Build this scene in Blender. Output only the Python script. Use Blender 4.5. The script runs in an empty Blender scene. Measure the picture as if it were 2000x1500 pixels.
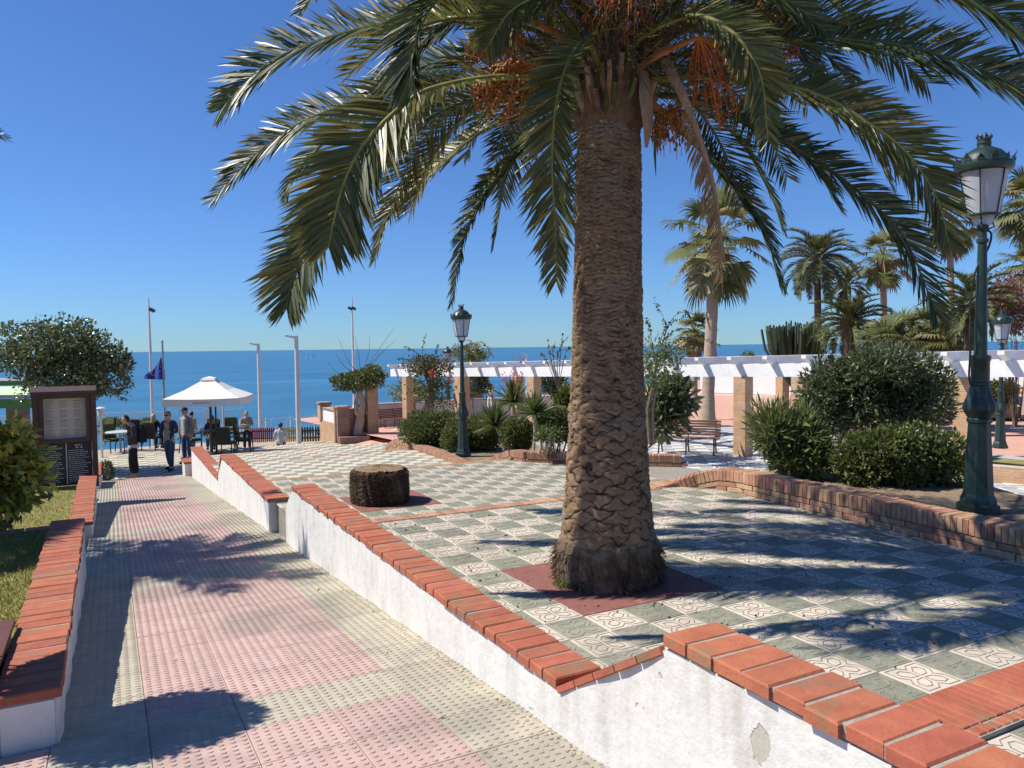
import bpy, bmesh, math, random
import numpy as np
from mathutils import Vector, Matrix
rnd = random.Random(7)
NR = np.random.default_rng(7)
scene = bpy.context.scene
C = scene.collection
R = math.radians

# ------------------------------------------------------------------ camera, sky, sun, exposure
CAM = Vector((0, 0, 1.6)); YAW = R(27.7); PITCH = R(2.75); ROLL = R(.7); FPX = 1500.
FW = Vector((math.sin(YAW)*math.cos(PITCH), math.cos(YAW)*math.cos(PITCH), -math.sin(PITCH)))
RT0 = Vector((math.cos(YAW), -math.sin(YAW), 0)); UP0 = RT0.cross(FW)
RT = RT0*math.cos(ROLL) - UP0*math.sin(ROLL); UP = UP0*math.cos(ROLL) + RT0*math.sin(ROLL)
cd = bpy.data.cameras.new('camera'); cam = bpy.data.objects.new('camera', cd); C.objects.link(cam)
cam.matrix_world = Matrix(((RT.x, UP.x, -FW.x, CAM.x), (RT.y, UP.y, -FW.y, CAM.y), (RT.z, UP.z, -FW.z, CAM.z), (0, 0, 0, 1)))
cd.sensor_width = 36; cd.lens = FPX/2000*36; cd.clip_start = .05; cd.clip_end = 60000
scene.camera = cam
SUN_EL = R(52); SH = Vector((-.87, .493, 0)).normalized()          # horizontal direction towards the sun
SUNV = Vector((SH.x*math.cos(SUN_EL), SH.y*math.cos(SUN_EL), math.sin(SUN_EL)))
world = bpy.data.worlds.new('World'); scene.world = world; world.use_nodes = True
nt = world.node_tree; bg = nt.nodes['Background']
sky = nt.nodes.new('ShaderNodeTexSky'); sky.sky_type = 'NISHITA'; sky.sun_disc = False
sky.sun_elevation = SUN_EL; sky.sun_rotation = math.atan2(SH.x, SH.y)
sky.altitude = 30; sky.air_density = 1.0; sky.dust_density = 0; sky.ozone_density = 6.0
# clear winter air: the sky keeps its blue down to the horizon (red and green roll off where it is brightest)
sp = nt.nodes.new('ShaderNodeSeparateColor'); cb = nt.nodes.new('ShaderNodeCombineColor'); nt.links.new(sky.outputs['Color'], sp.inputs[0])
for ch, (gain, roll) in enumerate(((.67, .066), (.87, .021), (1.15, .0))):
    a = nt.nodes.new('ShaderNodeMath'); a.operation = 'MULTIPLY_ADD'; nt.links.new(sp.outputs[ch], a.inputs[0]); a.inputs[1].default_value = roll; a.inputs[2].default_value = 1
    m = nt.nodes.new('ShaderNodeMath'); m.operation = 'MULTIPLY'; nt.links.new(sp.outputs[ch], m.inputs[0]); m.inputs[1].default_value = gain
    d = nt.nodes.new('ShaderNodeMath'); d.operation = 'DIVIDE'; nt.links.new(m.outputs[0], d.inputs[0]); nt.links.new(a.outputs[0], d.inputs[1]); nt.links.new(d.outputs[0], cb.inputs[ch])
nt.links.new(cb.outputs[0], bg.inputs['Color']); bg.inputs['Strength'].default_value = .084
sd = bpy.data.lights.new('sun', 'SUN'); sd.energy = 5.0; sd.angle = R(.53); sd.color = (1, .935, .83)
sun = bpy.data.objects.new('sun', sd); C.objects.link(sun); sun.location = (-20, 12, 30)
sun.rotation_euler = SUNV.to_track_quat('Z', 'Y').to_euler()
vs = scene.view_settings; vs.view_transform = 'Standard'; vs.look = 'None'; vs.exposure = .4; vs.gamma = 1; vs.use_curve_mapping = False
scene.render.engine = 'CYCLES'

def W(px, py, D):
    """world point seen at photograph pixel (px, py), D metres along the view axis"""
    v = FW + RT*((px-1000)/FPX) - UP*((py-750)/FPX)
    return CAM + v*D
def LEV(px, py, z):
    v = FW + RT*((px-1000)/FPX) - UP*((py-750)/FPX)
    return CAM + v*((z-CAM.z)/v.z)

# ------------------------------------------------------------------ materials
MATS = {}
def mk(name): 
    m = bpy.data.materials.new(name); m.use_nodes = True
    nt = m.node_tree; b = nt.nodes['Principled BSDF']; return m, nt, b
def N(nt, t, **k):
    n = nt.nodes.new(t)
    for a, v in k.items(): setattr(n, a, v)
    return n
def mixc(nt, fac, a, b, mode='MIX'):
    n = N(nt, 'ShaderNodeMix', data_type='RGBA', blend_type=mode)
    for s, v in ((n.inputs[0], fac), (n.inputs[6], a), (n.inputs[7], b)):
        if hasattr(v, 'links'): nt.links.new(v, s)
        elif isinstance(v, (int, float)): s.default_value = v
        else: s.default_value = (*v[:3], 1)
    return n.outputs[2]
def ramp(nt, src, lo, hi):
    n = N(nt, 'ShaderNodeMapRange'); nt.links.new(src, n.inputs[0])
    n.inputs[1].default_value = lo; n.inputs[2].default_value = hi
    return n.outputs[0]
def noise(nt, vec, scale, detail=4, rough=.6, stretch=None):
    if stretch:
        mp = N(nt, 'ShaderNodeVectorMath', operation='MULTIPLY'); nt.links.new(vec, mp.inputs[0]); mp.inputs[1].default_value = stretch; vec = mp.outputs[0]
    n = N(nt, 'ShaderNodeTexNoise'); n.inputs['Scale'].default_value = scale; n.inputs['Detail'].default_value = detail
    n.inputs['Roughness'].default_value = rough; nt.links.new(vec, n.inputs['Vector']); return n.outputs['Fac']
def pm(name, c1, c2, scale=6, rough=.8, bump=.3, bscale=60, c3=None, s3=1.2, f3=.5, orand=0, spec=.3, stretch=None, metal=0, bdist=.01, c4=None, s4=14, f4=.35):
    """procedural surface: two tones by fine noise, an optional third tone in larger worn patches, bump, per-object variation"""
    m, nt, b = mk(name)
    pos = N(nt, 'ShaderNodeNewGeometry').outputs['Position']
    col = mixc(nt, ramp(nt, noise(nt, pos, scale, stretch=stretch), .3, .7), c1, c2)
    if c3 is not None:
        col = mixc(nt, ramp(nt, noise(nt, pos, s3, 6, .65), 1-f3, 1.12-f3), col, c3)
    if c4 is not None:
        col = mixc(nt, ramp(nt, noise(nt, pos, s4, 5, .7), 1-f4, 1.2-f4), col, c4)
    if orand:
        oi = N(nt, 'ShaderNodeObjectInfo').outputs['Random']
        hs = N(nt, 'ShaderNodeHueSaturation'); nt.links.new(col, hs.inputs['Color'])
        mr = N(nt, 'ShaderNodeMapRange'); nt.links.new(oi, mr.inputs[0]); mr.inputs[3].default_value = 1-orand; mr.inputs[4].default_value = 1+orand
        nt.links.new(mr.outputs[0], hs.inputs['Value'])
        mu = N(nt, 'ShaderNodeMath', operation='MULTIPLY_ADD'); nt.links.new(oi, mu.inputs[0]); mu.inputs[1].default_value = 7.31; mu.inputs[2].default_value = 0
        fr = N(nt, 'ShaderNodeMath', operation='FRACT'); nt.links.new(mu.outputs[0], fr.inputs[0])
        mh = N(nt, 'ShaderNodeMapRange'); nt.links.new(fr.outputs[0], mh.inputs[0]); mh.inputs[3].default_value = .5-orand*.05; mh.inputs[4].default_value = .5+orand*.05
        nt.links.new(mh.outputs[0], hs.inputs['Hue']); col = hs.outputs['Color']
    nt.links.new(col, b.inputs['Base Color']); b.inputs['Roughness'].default_value = rough; b.inputs['Specular IOR Level'].default_value = spec; b.inputs['Metallic'].default_value = metal
    if bump:
        bp = N(nt, 'ShaderNodeBump'); bp.inputs['Strength'].default_value = bump; bp.inputs['Distance'].default_value = bdist
        nt.links.new(noise(nt, pos, bscale, 5, .6, stretch=stretch), bp.inputs['Height']); nt.links.new(bp.outputs[0], b.inputs['Normal'])
    MATS[name] = m; return m
def leafmat(name, c1, c2, c3=None, f3=.15, rough=.45, trans=.3, spec=.4):
    """foliage: per-leaf tone from the 'rnd' attribute, some light coming through"""
    m, nt, b = mk(name)
    at = N(nt, 'ShaderNodeAttribute', attribute_name='rnd').outputs['Fac']
    col = mixc(nt, at, c1, c2)
    if c3 is not None:
        g = N(nt, 'ShaderNodeMath', operation='GREATER_THAN'); nt.links.new(at, g.inputs[0]); g.inputs[1].default_value = 1-f3
        col = mixc(nt, g.outputs[0], col, c3)
    nt.links.new(col, b.inputs['Base Color']); b.inputs['Roughness'].default_value = rough; b.inputs['Specular IOR Level'].default_value = spec
    t = N(nt, 'ShaderNodeBsdfTranslucent'); hs = N(nt, 'ShaderNodeHueSaturation'); nt.links.new(col, hs.inputs['Color']); hs.inputs['Value'].default_value = 1.5; hs.inputs['Hue'].default_value = .485
    nt.links.new(hs.outputs[0], t.inputs['Color'])
    mx = N(nt, 'ShaderNodeMixShader'); mx.inputs[0].default_value = trans
    nt.links.new(b.outputs[0], mx.inputs[1]); nt.links.new(t.outputs[0], mx.inputs[2]); nt.links.new(mx.outputs[0], nt.nodes['Material Output'].inputs[0])
    MATS[name] = m; return m
def brickmat(name, c1, c2, mortar, bw=.24, bh=.052, ms=.008):
    """courses too far away to build one by one"""
    m, nt, b = mk(name)
    pos = N(nt, 'ShaderNodeNewGeometry').outputs['Position']
    s = N(nt, 'ShaderNodeSeparateXYZ'); nt.links.new(pos, s.inputs[0])
    a = N(nt, 'ShaderNodeMath', operation='ADD'); nt.links.new(s.outputs[0], a.inputs[0]); nt.links.new(s.outputs[1], a.inputs[1])
    cb = N(nt, 'ShaderNodeCombineXYZ'); nt.links.new(a.outputs[0], cb.inputs[0]); nt.links.new(s.outputs[2], cb.inputs[1])
    br = N(nt, 'ShaderNodeTexBrick'); nt.links.new(cb.outputs[0], br.inputs['Vector']); br.inputs['Scale'].default_value = 1
    br.inputs['Brick Width'].default_value = bw; br.inputs['Row Height'].default_value = bh; br.inputs['Mortar Size'].default_value = ms
    br.inputs['Color1'].default_value = (*c1, 1); br.inputs['Color2'].default_value = (*c2, 1); br.inputs['Mortar'].default_value = (*mortar, 1)
    col = mixc(nt, ramp(nt, noise(nt, pos, 4, 5), .35, .75), br.outputs['Color'], tuple(x*.72 for x in c1))
    nt.links.new(col, b.inputs['Base Color']); b.inputs['Roughness'].default_value = .9
    bp = N(nt, 'ShaderNodeBump'); bp.inputs['Strength'].default_value = .6; bp.inputs['Distance'].default_value = .012; bp.invert = True
    nt.links.new(br.outputs['Fac'], bp.inputs['Height']); nt.links.new(bp.outputs[0], b.inputs['Normal'])
    MATS[name] = m; return m
def plain(name, c, rough=.6, spec=.4, metal=0, v=.85, scale=9, bump=.05):
    return pm(name, tuple(x*v for x in c), c, scale, rough, bump, 90, spec=spec, metal=metal)

# ------------------------------------------------------------------ mesh helpers
class MB:
    def __init__(s): s.v = []; s.f = []; s.m = []
    def add(s, vs, fs, mi=0):
        o = len(s.v); s.v += [tuple(p) for p in vs]; s.f += [tuple(i+o for i in f) for f in fs]; s.m += [mi]*len(fs); return s
    def box(s, lo, hi, mi=0, M=None):
        x0, y0, z0 = lo; x1, y1, z1 = hi
        vs = [Vector(p) for p in ((x0,y0,z0),(x1,y0,z0),(x1,y1,z0),(x0,y1,z0),(x0,y0,z1),(x1,y0,z1),(x1,y1,z1),(x0,y1,z1))]
        if M is not None: vs = [M @ p for p in vs]
        return s.add(vs, [(0,3,2,1),(4,5,6,7),(0,1,5,4),(1,2,6,5),(2,3,7,6),(3,0,4,7)], mi)
    def cbox(s, c, sz, mi=0, M=None):
        return s.box([c[i]-sz[i]/2 for i in range(3)], [c[i]+sz[i]/2 for i in range(3)], mi, M)
    def bbox(s, lo, hi, b, mi=0, M=None):
        """box with its upper edges bevelled"""
        x0, y0, z0 = lo; x1, y1, z1 = hi; t = z1-b
        vs = [Vector(p) for p in ((x0,y0,z0),(x1,y0,z0),(x1,y1,z0),(x0,y1,z0),(x0,y0,t),(x1,y0,t),(x1,y1,t),(x0,y1,t),(x0+b,y0+b,z1),(x1-b,y0+b,z1),(x1-b,y1-b,z1),(x0+b,y1-b,z1))]
        if M is not None: vs = [M @ p for p in vs]
        fs = [(0,3,2,1),(8,9,10,11)]
        for i in range(4): j = (i+1) % 4; fs += [(i,j,j+4,i+4),(i+4,j+4,j+8,i+8)]
        return s.add(vs, fs, mi)
    def prism(s, poly, axis, a, b, mi=0):
        """polygon extruded along an axis; poly in the two other axes (cyclic order)"""
        n = len(poly); put = {'x': lambda p, t: (t, p[0], p[1]), 'y': lambda p, t: (p[0], t, p[1]), 'z': lambda p, t: (p[0], p[1], t)}[axis]
        vs = [put(p, a) for p in poly]+[put(p, b) for p in poly]
        fs = [tuple(range(n))[::-1], tuple(range(n, 2*n))]+[(i, (i+1) % n, (i+1) % n+n, i+n) for i in range(n)]
        return s.add(vs, fs, mi)
    def tube(s, pts, rad, n=8, mi=0, caps=True, flat=1.):
        pts = [Vector(p) for p in pts]; k = len(pts)
        if not hasattr(rad, '__len__'): rad = [rad]*k
        ref = None; vs = []
        for i, p in enumerate(pts):
            t = (pts[min(i+1, k-1)]-pts[max(i-1, 0)]).normalized()
            if ref is None:
                ref = Vector((0, 0, 1)) if abs(t.z) < .9 else Vector((1, 0, 0))
            a = (ref - t*ref.dot(t)).normalized(); ref = a; b = t.cross(a)
            for j in range(n):
                q = 2*math.pi*j/n; vs.append(p + a*(math.cos(q)*rad[i]) + b*(math.sin(q)*rad[i]*flat))
        fs = [(i*n+j, i*n+(j+1) % n, (i+1)*n+(j+1) % n, (i+1)*n+j) for i in range(k-1) for j in range(n)]
        if caps: fs += [tuple(range(n))[::-1], tuple(range((k-1)*n, k*n))]
        return s.add(vs, fs, mi)
    def lathe(s, prof, n=20, mi=0, c=(0,0,0), rot=0, cap=True):
        vs = []
        for r, z in prof:
            for j in range(n):
                q = 2*math.pi*(j+rot)/n; vs.append((c[0]+r*math.cos(q), c[1]+r*math.sin(q), c[2]+z))
        k = len(prof)
        fs = [(i*n+j, i*n+(j+1) % n, (i+1)*n+(j+1) % n, (i+1)*n+j) for i in range(k-1) for j in range(n)]
        if cap: fs += [tuple(range(n))[::-1], tuple(range((k-1)*n, k*n))]
        return s.add(vs, fs, mi)
    def mesh(s, name, mats, smooth=False):
        me = bpy.data.meshes.new(name); me.from_pydata(s.v, [], s.f); 
        for m in (mats if isinstance(mats, (list, tuple)) else [mats]): me.materials.append(MATS[m] if isinstance(m, str) else m)
        if any(s.m): me.polygons.foreach_set('material_index', s.m)
        if smooth:
            me.polygons.foreach_set('use_smooth', [True]*len(me.polygons))
            try: me.set_sharp_from_angle(angle=R(40))
            except Exception: pass
        me.update(); return me
    def build(s, name, mats, parent=None, smooth=False, kind=None):
        return link(name, s.mesh(name, mats, smooth), parent, kind)
def link(name, me, parent=None, kind=None, loc=None, rot=None):
    o = bpy.data.objects.new(name, me); C.objects.link(o)
    if parent is not None: o.parent = parent
    if kind: o['kind'] = kind
    if loc is not None: o.location = loc
    if rot is not None: o.rotation_euler = rot
    return o
def tag(o, label, cat, group=None):
    o['label'] = label; o['category'] = cat
    if group: o['group'] = group
    return o
def thing(name, label, cat, loc=(0,0,0), rz=0, group=None):
    o = bpy.data.objects.new(name, None); C.objects.link(o); o.location = loc; o.rotation_euler = (0, 0, rz); o.empty_display_size = .2
    return tag(o, label, cat, group)
def dup(src, label, loc=None, rz=None, scale=None):
    r = src.copy(); C.objects.link(r)
    if loc is not None: r.location = loc
    if rz is not None: r.rotation_euler = (0, 0, rz)
    if scale is not None: r.scale = (scale,)*3
    r['label'] = label
    for ch in src.children:
        c = ch.copy(); C.objects.link(c); c.parent = r
        for g in ch.children:
            d = g.copy(); C.objects.link(d); d.parent = c
    return r
def npmesh(name, verts, quads, mat, r=None, tris=None):
    """fast mesh from arrays; r = per-vertex 'rnd'"""
    verts = np.asarray(verts, np.float32).reshape(-1, 3); me = bpy.data.meshes.new(name)
    quads = np.asarray(quads, np.int32); k = quads.shape[1]
    me.vertices.add(len(verts)); me.vertices.foreach_set('co', verts.ravel())
    me.loops.add(quads.size); me.loops.foreach_set('vertex_index', quads.ravel())
    me.polygons.add(len(quads)); me.polygons.foreach_set('loop_start', np.arange(0, quads.size, k, dtype=np.int32))
    try: me.polygons.foreach_set('loop_total', np.full(len(quads), k, np.int32))
    except Exception: pass
    if r is not None:
        at = me.attributes.new('rnd', 'FLOAT', 'POINT'); at.data.foreach_set('value', np.asarray(r, np.float32))
    me.materials.append(MATS[mat] if isinstance(mat, str) else mat); me.update(calc_edges=True); me.validate(); return me
def unit(a): return a/np.maximum(np.linalg.norm(a, axis=-1, keepdims=True), 1e-9)
def leafcloud(name, pts, dirs, L, wid, mat, parent=None, rng=None, spread=.7, up=.25, kind=None, fold=.25, lv=.35):
    """many separate leaves (folded lozenges) at pts, pointing along dirs with scatter"""
    rng = rng or NR; n = len(pts); pts = np.asarray(pts, float)
    d = unit(np.asarray(dirs, float)+rng.normal(0, spread, (n, 3))+np.array([0, 0, up]))
    s = unit(np.cross(d, rng.normal(0, 1, (n, 3)))); nn = np.cross(s, d)
    l = (L*(1-lv+2*lv*rng.random(n)))[:, None]; w = l*(wid/L)
    a = pts; b = pts+d*l*.45+s*w*.5+nn*w*fold; c = pts+d*l; e = pts+d*l*.45-s*w*.5+nn*w*fold
    v = np.stack([a, b, c, e], 1).reshape(-1, 3); i = np.arange(n)[:, None]*4
    q = np.concatenate([np.hstack([i, i+1, i+2]), np.hstack([i, i+2, i+3])])
    r = np.repeat(rng.random(n), 4)
    return link(name, npmesh(name, v, q, mat, r), parent, kind)
def blobpts(blobs, n, rng=None, inner=.45, lump=.16, flat=None):
    """points spread through lumpy ellipsoids (cx,cy,cz,rx,ry,rz), denser near the outside; returns points and outward directions"""
    rng = rng or NR; vol = np.array([b[3]*b[4]*b[5] for b in blobs])**.7; vol /= vol.sum(); P = []; Q = []
    for b, f in zip(blobs, vol):
        k = int(n*f); u = unit(rng.normal(0, 1, (k, 3)))
        ph = rng.random((5, 4))*6.28; fr = rng.normal(0, 3.2, (5, 3))
        lum = 1+lump*sum(np.sin(u@fr[j]+ph[j, 0]) for j in range(5))/1.6
        rr = (inner+(1-inner)*rng.random(k)**.55)*lum
        P.append(np.array(b[:3])+u*rr[:, None]*np.array(b[3:6])); Q.append(u)
    return np.concatenate(P), np.concatenate(Q)
def catmull(pts, n):
    pts = [Vector(p) for p in pts]; pts = [pts[0]*2-pts[1]]+pts+[pts[-1]*2-pts[-2]]; out = []; k = len(pts)-3
    for i in range(n):
        u = i/(n-1)*k; j = min(int(u), k-1); t = u-j; a, b, c, d = pts[j:j+4]
        out.append(.5*((2*b)+(c-a)*t+(2*a-5*b+4*c-d)*t*t+(3*b-a-3*c+d)*t**3))
    return out
# ------------------------------------------------------------------ surface materials
pm('tile_white', (.50,.44,.36), (.59,.525,.435), 14, .75, .25, 120, c3=(.38,.34,.275), s3=1.4, f3=.48, orand=.1, c4=(.26,.22,.17), s4=5, f4=.36)
pm('tile_green', (.205,.205,.155), (.265,.265,.20), 14, .75, .3, 120, c3=(.31,.29,.23), s3=1.3, f3=.5, orand=.14, c4=(.14,.13,.10), s4=5, f4=.36)
pm('groove_white', (.17,.15,.12), (.30,.26,.21), 30, .9, 0)
pm('groove_green', (.13,.145,.11), (.33,.33,.27), 22, .9, 0)
pm('mortar_floor', (.20,.18,.15), (.34,.31,.26), 25, .95, .3, 90)
pm('stud_pink', (.43,.30,.27), (.52,.375,.335), 9, .85, .25, 140, c3=(.34,.26,.23), s3=.9, f3=.5, orand=.07, c4=(.22,.18,.155), s4=2.6, f4=.36)
pm('stud_cream', (.365,.33,.26), (.45,.41,.325), 9, .85, .25, 140, c3=(.31,.285,.235), s3=.9, f3=.5, orand=.08, c4=(.21,.19,.155), s4=2.6, f4=.37)
pm('stud_grey', (.30,.30,.29), (.39,.39,.37), 9, .85, .25, 140, orand=.06)
pm('brick_red', (.32,.095,.055), (.42,.14,.078), 10, .85, .35, 70, c3=(.25,.14,.085), s3=4, f3=.47, orand=.12, c4=(.40,.30,.23), s4=19, f4=.35)
pm('brick_tan', (.34,.175,.11), (.46,.26,.165), 20, .9, .6, 110, c3=(.33,.13,.08), s3=9, f3=.38, orand=.22)
pm('brick_ochre', (.41,.25,.15), (.51,.335,.205), 20, .9, .6, 110, c3=(.42,.22,.12), s3=9, f3=.38, orand=.14)
pm('mortar_joint', (.27,.245,.21), (.38,.35,.30), 40, .95, .4, 150)
pm('mortar_dark', (.16,.11,.08), (.27,.20,.15), 40, .95, .4, 150)
def wallwhite():
    m, nt, b = mk('wall_white'); g = N(nt, 'ShaderNodeNewGeometry'); pos = g.outputs['Position']
    col = mixc(nt, ramp(nt, noise(nt, pos, 5, 6, .65), .35, .72), (.68,.675,.65), (.60,.59,.555))
    # grime streaks running down and scabs where the paint has come off
    col = mixc(nt, ramp(nt, noise(nt, pos, 6, 5, .6, (1.4, 1.4, .28)), .52, .78), col, (.50,.48,.43))
    n2 = noise(nt, pos, 5.5, 6, .55); sc = ramp(nt, n2, .695, .712)
    col = mixc(nt, sc, col, (.47,.44,.375))
    # the one big scab of lost render by the near corner
    d0 = N(nt, 'ShaderNodeVectorMath', operation='SUBTRACT'); nt.links.new(pos, d0.inputs[0]); d0.inputs[1].default_value = (1.84, 1.80, .295)
    d1 = N(nt, 'ShaderNodeVectorMath', operation='MULTIPLY'); nt.links.new(d0.outputs[0], d1.inputs[0]); d1.inputs[1].default_value = (6, 22, 12)
    ln = N(nt, 'ShaderNodeVectorMath', operation='LENGTH'); nt.links.new(d1.outputs[0], ln.inputs[0])
    wob = N(nt, 'ShaderNodeMath', operation='MULTIPLY_ADD'); nt.links.new(noise(nt, pos, 22, 4, .6), wob.inputs[0]); wob.inputs[1].default_value = 1.1; nt.links.new(ln.outputs['Value'], wob.inputs[2])
    sc2 = ramp(nt, wob.outputs[0], 1.42, 1.36); mxs = N(nt, 'ShaderNodeMath', operation='MAXIMUM'); nt.links.new(sc, mxs.inputs[0]); nt.links.new(sc2, mxs.inputs[1]); sc = mxs.outputs[0]
    col = mixc(nt, sc2, col, (.45,.425,.36))
    n3 = noise(nt, pos, 38, 4, .7); col = mixc(nt, ramp(nt, n3, .70, .74), col, (.40,.37,.32))
    # hairline cracks
    vo = N(nt, 'ShaderNodeTexVoronoi', feature='DISTANCE_TO_EDGE'); vo.inputs['Scale'].default_value = 1.1
    dv = N(nt, 'ShaderNodeVectorMath', operation='ADD'); nz = N(nt, 'ShaderNodeTexNoise'); nz.inputs['Scale'].default_value = 4; nt.links.new(pos, nz.inputs['Vector'])
    sc_ = N(nt, 'ShaderNodeVectorMath', operation='SCALE'); nt.links.new(nz.outputs['Color'], sc_.inputs[0]); sc_.inputs[3].default_value = .35
    nt.links.new(pos, dv.inputs[0]); nt.links.new(sc_.outputs[0], dv.inputs[1]); nt.links.new(dv.outputs[0], vo.inputs['Vector'])
    ck0 = ramp(nt, vo.outputs['Distance'], .0022, .0006); ckm = N(nt, 'ShaderNodeMath', operation='MULTIPLY'); nt.links.new(ck0, ckm.inputs[0]); nt.links.new(ramp(nt, noise(nt, pos, 1.3, 2), .5, .62), ckm.inputs[1]); col = mixc(nt, ckm.outputs[0], col, (.45,.42,.38))
    nt.links.new(col, b.inputs['Base Color']); b.inputs['Roughness'].default_value = .85; b.inputs['Specular IOR Level'].default_value = .25
    bp = N(nt, 'ShaderNodeBump'); bp.inputs['Strength'].default_value = .45; bp.inputs['Distance'].default_value = .02
    ad = N(nt, 'ShaderNodeMath', operation='SUBTRACT'); nt.links.new(noise(nt, pos, 14, 6, .62), ad.inputs[0]); nt.links.new(sc, ad.inputs[1])
    nt.links.new(ad.outputs[0], bp.inputs['Height']); nt.links.new(bp.outputs[0], b.inputs['Normal']); MATS['wall_white'] = m
wallwhite()
pm('bare_render', (.30,.28,.235), (.44,.41,.35), 45, .95, .7, 90)
pm('mat_red', (.20,.082,.07), (.27,.115,.095), 30, .9, .35, 220, c3=(.36,.19,.14), s3=5, f3=.4)
pm('soil', (.20,.145,.095), (.33,.25,.17), 12, .95, .8, 40, c3=(.11,.075,.05), s3=3, f3=.5, bdist=.03)
pm('sand_floor', (.33,.27,.205), (.45,.38,.30), 8, .95, .4, 60)
pm('grass_soil', (.16,.15,.05), (.28,.25,.09), 9, .95, .6, 70)
pm('pink_paving', (.50,.275,.205), (.60,.345,.265), 3, .85, .15, 60, c3=(.45,.40,.36), s3=.35, f3=.47)
pm('grey_paving', (.34,.34,.34), (.44,.44,.435), 5, .8, .2, 60)
pm('marble_white', (.56,.55,.52), (.66,.65,.62), 5, .6, .1, 60)
pm('concrete', (.36,.35,.33), (.47,.455,.43), 7, .9, .3, 60)
plain('white_paint', (.80,.80,.79), .5)
brickmat('brick_pillar', (.56,.33,.17), (.46,.25,.125), (.50,.44,.36), .25, .055, .009)
brickmat('brick_old', (.34,.17,.115), (.25,.12,.085), (.42,.36,.31), .25, .06, .01)

# ------------------------------------------------------------------ sea, land
def sea():
    m, nt, b = mk('sea_water'); pos = N(nt, 'ShaderNodeNewGeometry').outputs['Position']
    n1 = noise(nt, pos, .012, 5, .6, (1, 2.5, 1)); n2 = noise(nt, pos, .9, 6, .65, (.6, 1.3, 1))
    col = mixc(nt, ramp(nt, n1, .35, .7), (.028,.12,.23), (.048,.18,.31))
    mp = N(nt, 'ShaderNodeMapping'); nt.links.new(pos, mp.inputs[0]); mp.inputs['Rotation'].default_value = (0, 0, YAW); mp.inputs['Scale'].default_value = (.0016, .016, 1)
    col = mixc(nt, ramp(nt, noise(nt, mp.outputs[0], 1.0, 4, .55), .60, .70), col, (.045,.19,.33))      # smooth pale slicks of calmer water
    nt.links.new(col, b.inputs['Base Color']); b.inputs['Roughness'].default_value = .32; b.inputs['IOR'].default_value = 1.33; b.inputs['Specular IOR Level'].default_value = .28
    bp = N(nt, 'ShaderNodeBump'); bp.inputs['Strength'].default_value = .55; bp.inputs['Distance'].default_value = .9
    nt.links.new(n2, bp.inputs['Height']); nt.links.new(bp.outputs[0], b.inputs['Normal']); MATS['sea_water'] = m
sea()
SEA = -14.
mb = MB(); S = 45000
mb.add([(-S,-S,SEA),(S,-S,SEA),(S,S,SEA),(-S,S,SEA)], [(0,1,2,3)]); mb.build('sea', 'sea_water', kind='structure')
# the land under everything: one sheet with the terrace drop towards the beach
mb = MB()
prof = [(-60,-.35),(3,-.35),(8,-.9),(14,-1.6),(22,-2.45),(28.6,-2.45),(36,-2.45),(42,-3.2),(60,-13.2),(75,-14.4)]
vs = []; xs = [-90, -20, 0, 20, 70, 120]
for x in xs:
    for y, z in prof: vs.append((x, y+(0 if x < 12 else (x-12)*.35), z if not (x > 12 and z > -2.4) else min(z, -1.6)))
k = len(prof); fs = [(i*k+j, (i+1)*k+j, (i+1)*k+j+1, i*k+j+1) for i in range(len(xs)-1) for j in range(k-1)]
mb.add(vs, fs); mb.build('ground', 'sand_floor', kind='structure')

# ------------------------------------------------------------------ sloping ramp with studded tiles
SL = .079; RA = math.atan(SL)
mb = MB(); mb.box((-1.9, .4, -.5), (-.28, 4.34, -.022)); mb.box((-.285, .4, -.5), (2.0, 23.35, -.024))
ramp_o = mb.build('ramp', 'mortar_floor', kind='structure'); ramp_o.rotation_euler = (-RA, 0, 0)
def stud_mesh(name, mat, T=.4325, cols=8, rows=9):
    mb = MB(); h = T/2; mb.bbox((-h, -h, -.03), (h, h, 0), .003)
    for i in range(cols):
        for j in range(rows):
            cx = -h+T*(i+.5)/cols; cy = -h+T*(j+.5)/rows; a, b = .0185, .0125; vs = []
            for s, z in ((1, 0), (.78, .0045)):
                for q in range(8): t = q*math.pi/4; vs.append((cx+a*s*math.cos(t), cy+b*s*math.sin(t), z))
            mb.add(vs, [(q, (q+1) % 8, (q+1) % 8+8, q+8) for q in range(8)]+[tuple(range(8, 16))])
    return mb.mesh(name, mat)
SM = {k: stud_mesh('studded_tile_'+k, 'stud_'+k) for k in ('pink', 'cream', 'grey')}
P_ = .4355; y0 = 3.99-P_*5
for r in range(50):
    yc = y0+P_*(r+.5); rr = r-5
    if yc > 23.2: break
    cols = [(-.28+.2,0),(.3375,1),(.7725,1),(1.21,1),(1.6475,0)]
    for i, (xc, pk) in enumerate([(-.0975,0),(.3375,1),(.7725,1),(1.21,1),(1.6455,0)]):
        k = 'pink' if pk and (rr % 9) != 0 else 'cream'
        o = link('tile', SM[k], ramp_o); o.location = (xc, yc*1.0031, rnd.uniform(-.0012, .0012)); o.rotation_euler = (rnd.gauss(0,.0016), rnd.gauss(0,.0016), math.pi*rnd.randint(0, 1))
    if yc < 4.3:
        for i in range(1, 4):
            o = link('tile', SM['grey' if i == 1 and r == 4 else 'pink'], ramp_o); o.location = (-.0975-.4355*i, yc*1.0031-.09, rnd.uniform(-.0012, .0012))
mb = MB()   # leaf litter, sand and crumbs gathered along the foot of the wall
lp = []
for i in range(900):
    y = 2.3+20*rnd.random()**1.5; x = 1.835-abs(rnd.gauss(0, .05)); lp.append((x, y, -SL*y+.004))
pm('litter', (.42,.33,.18), (.60,.52,.36), 60, .9, 0)
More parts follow.
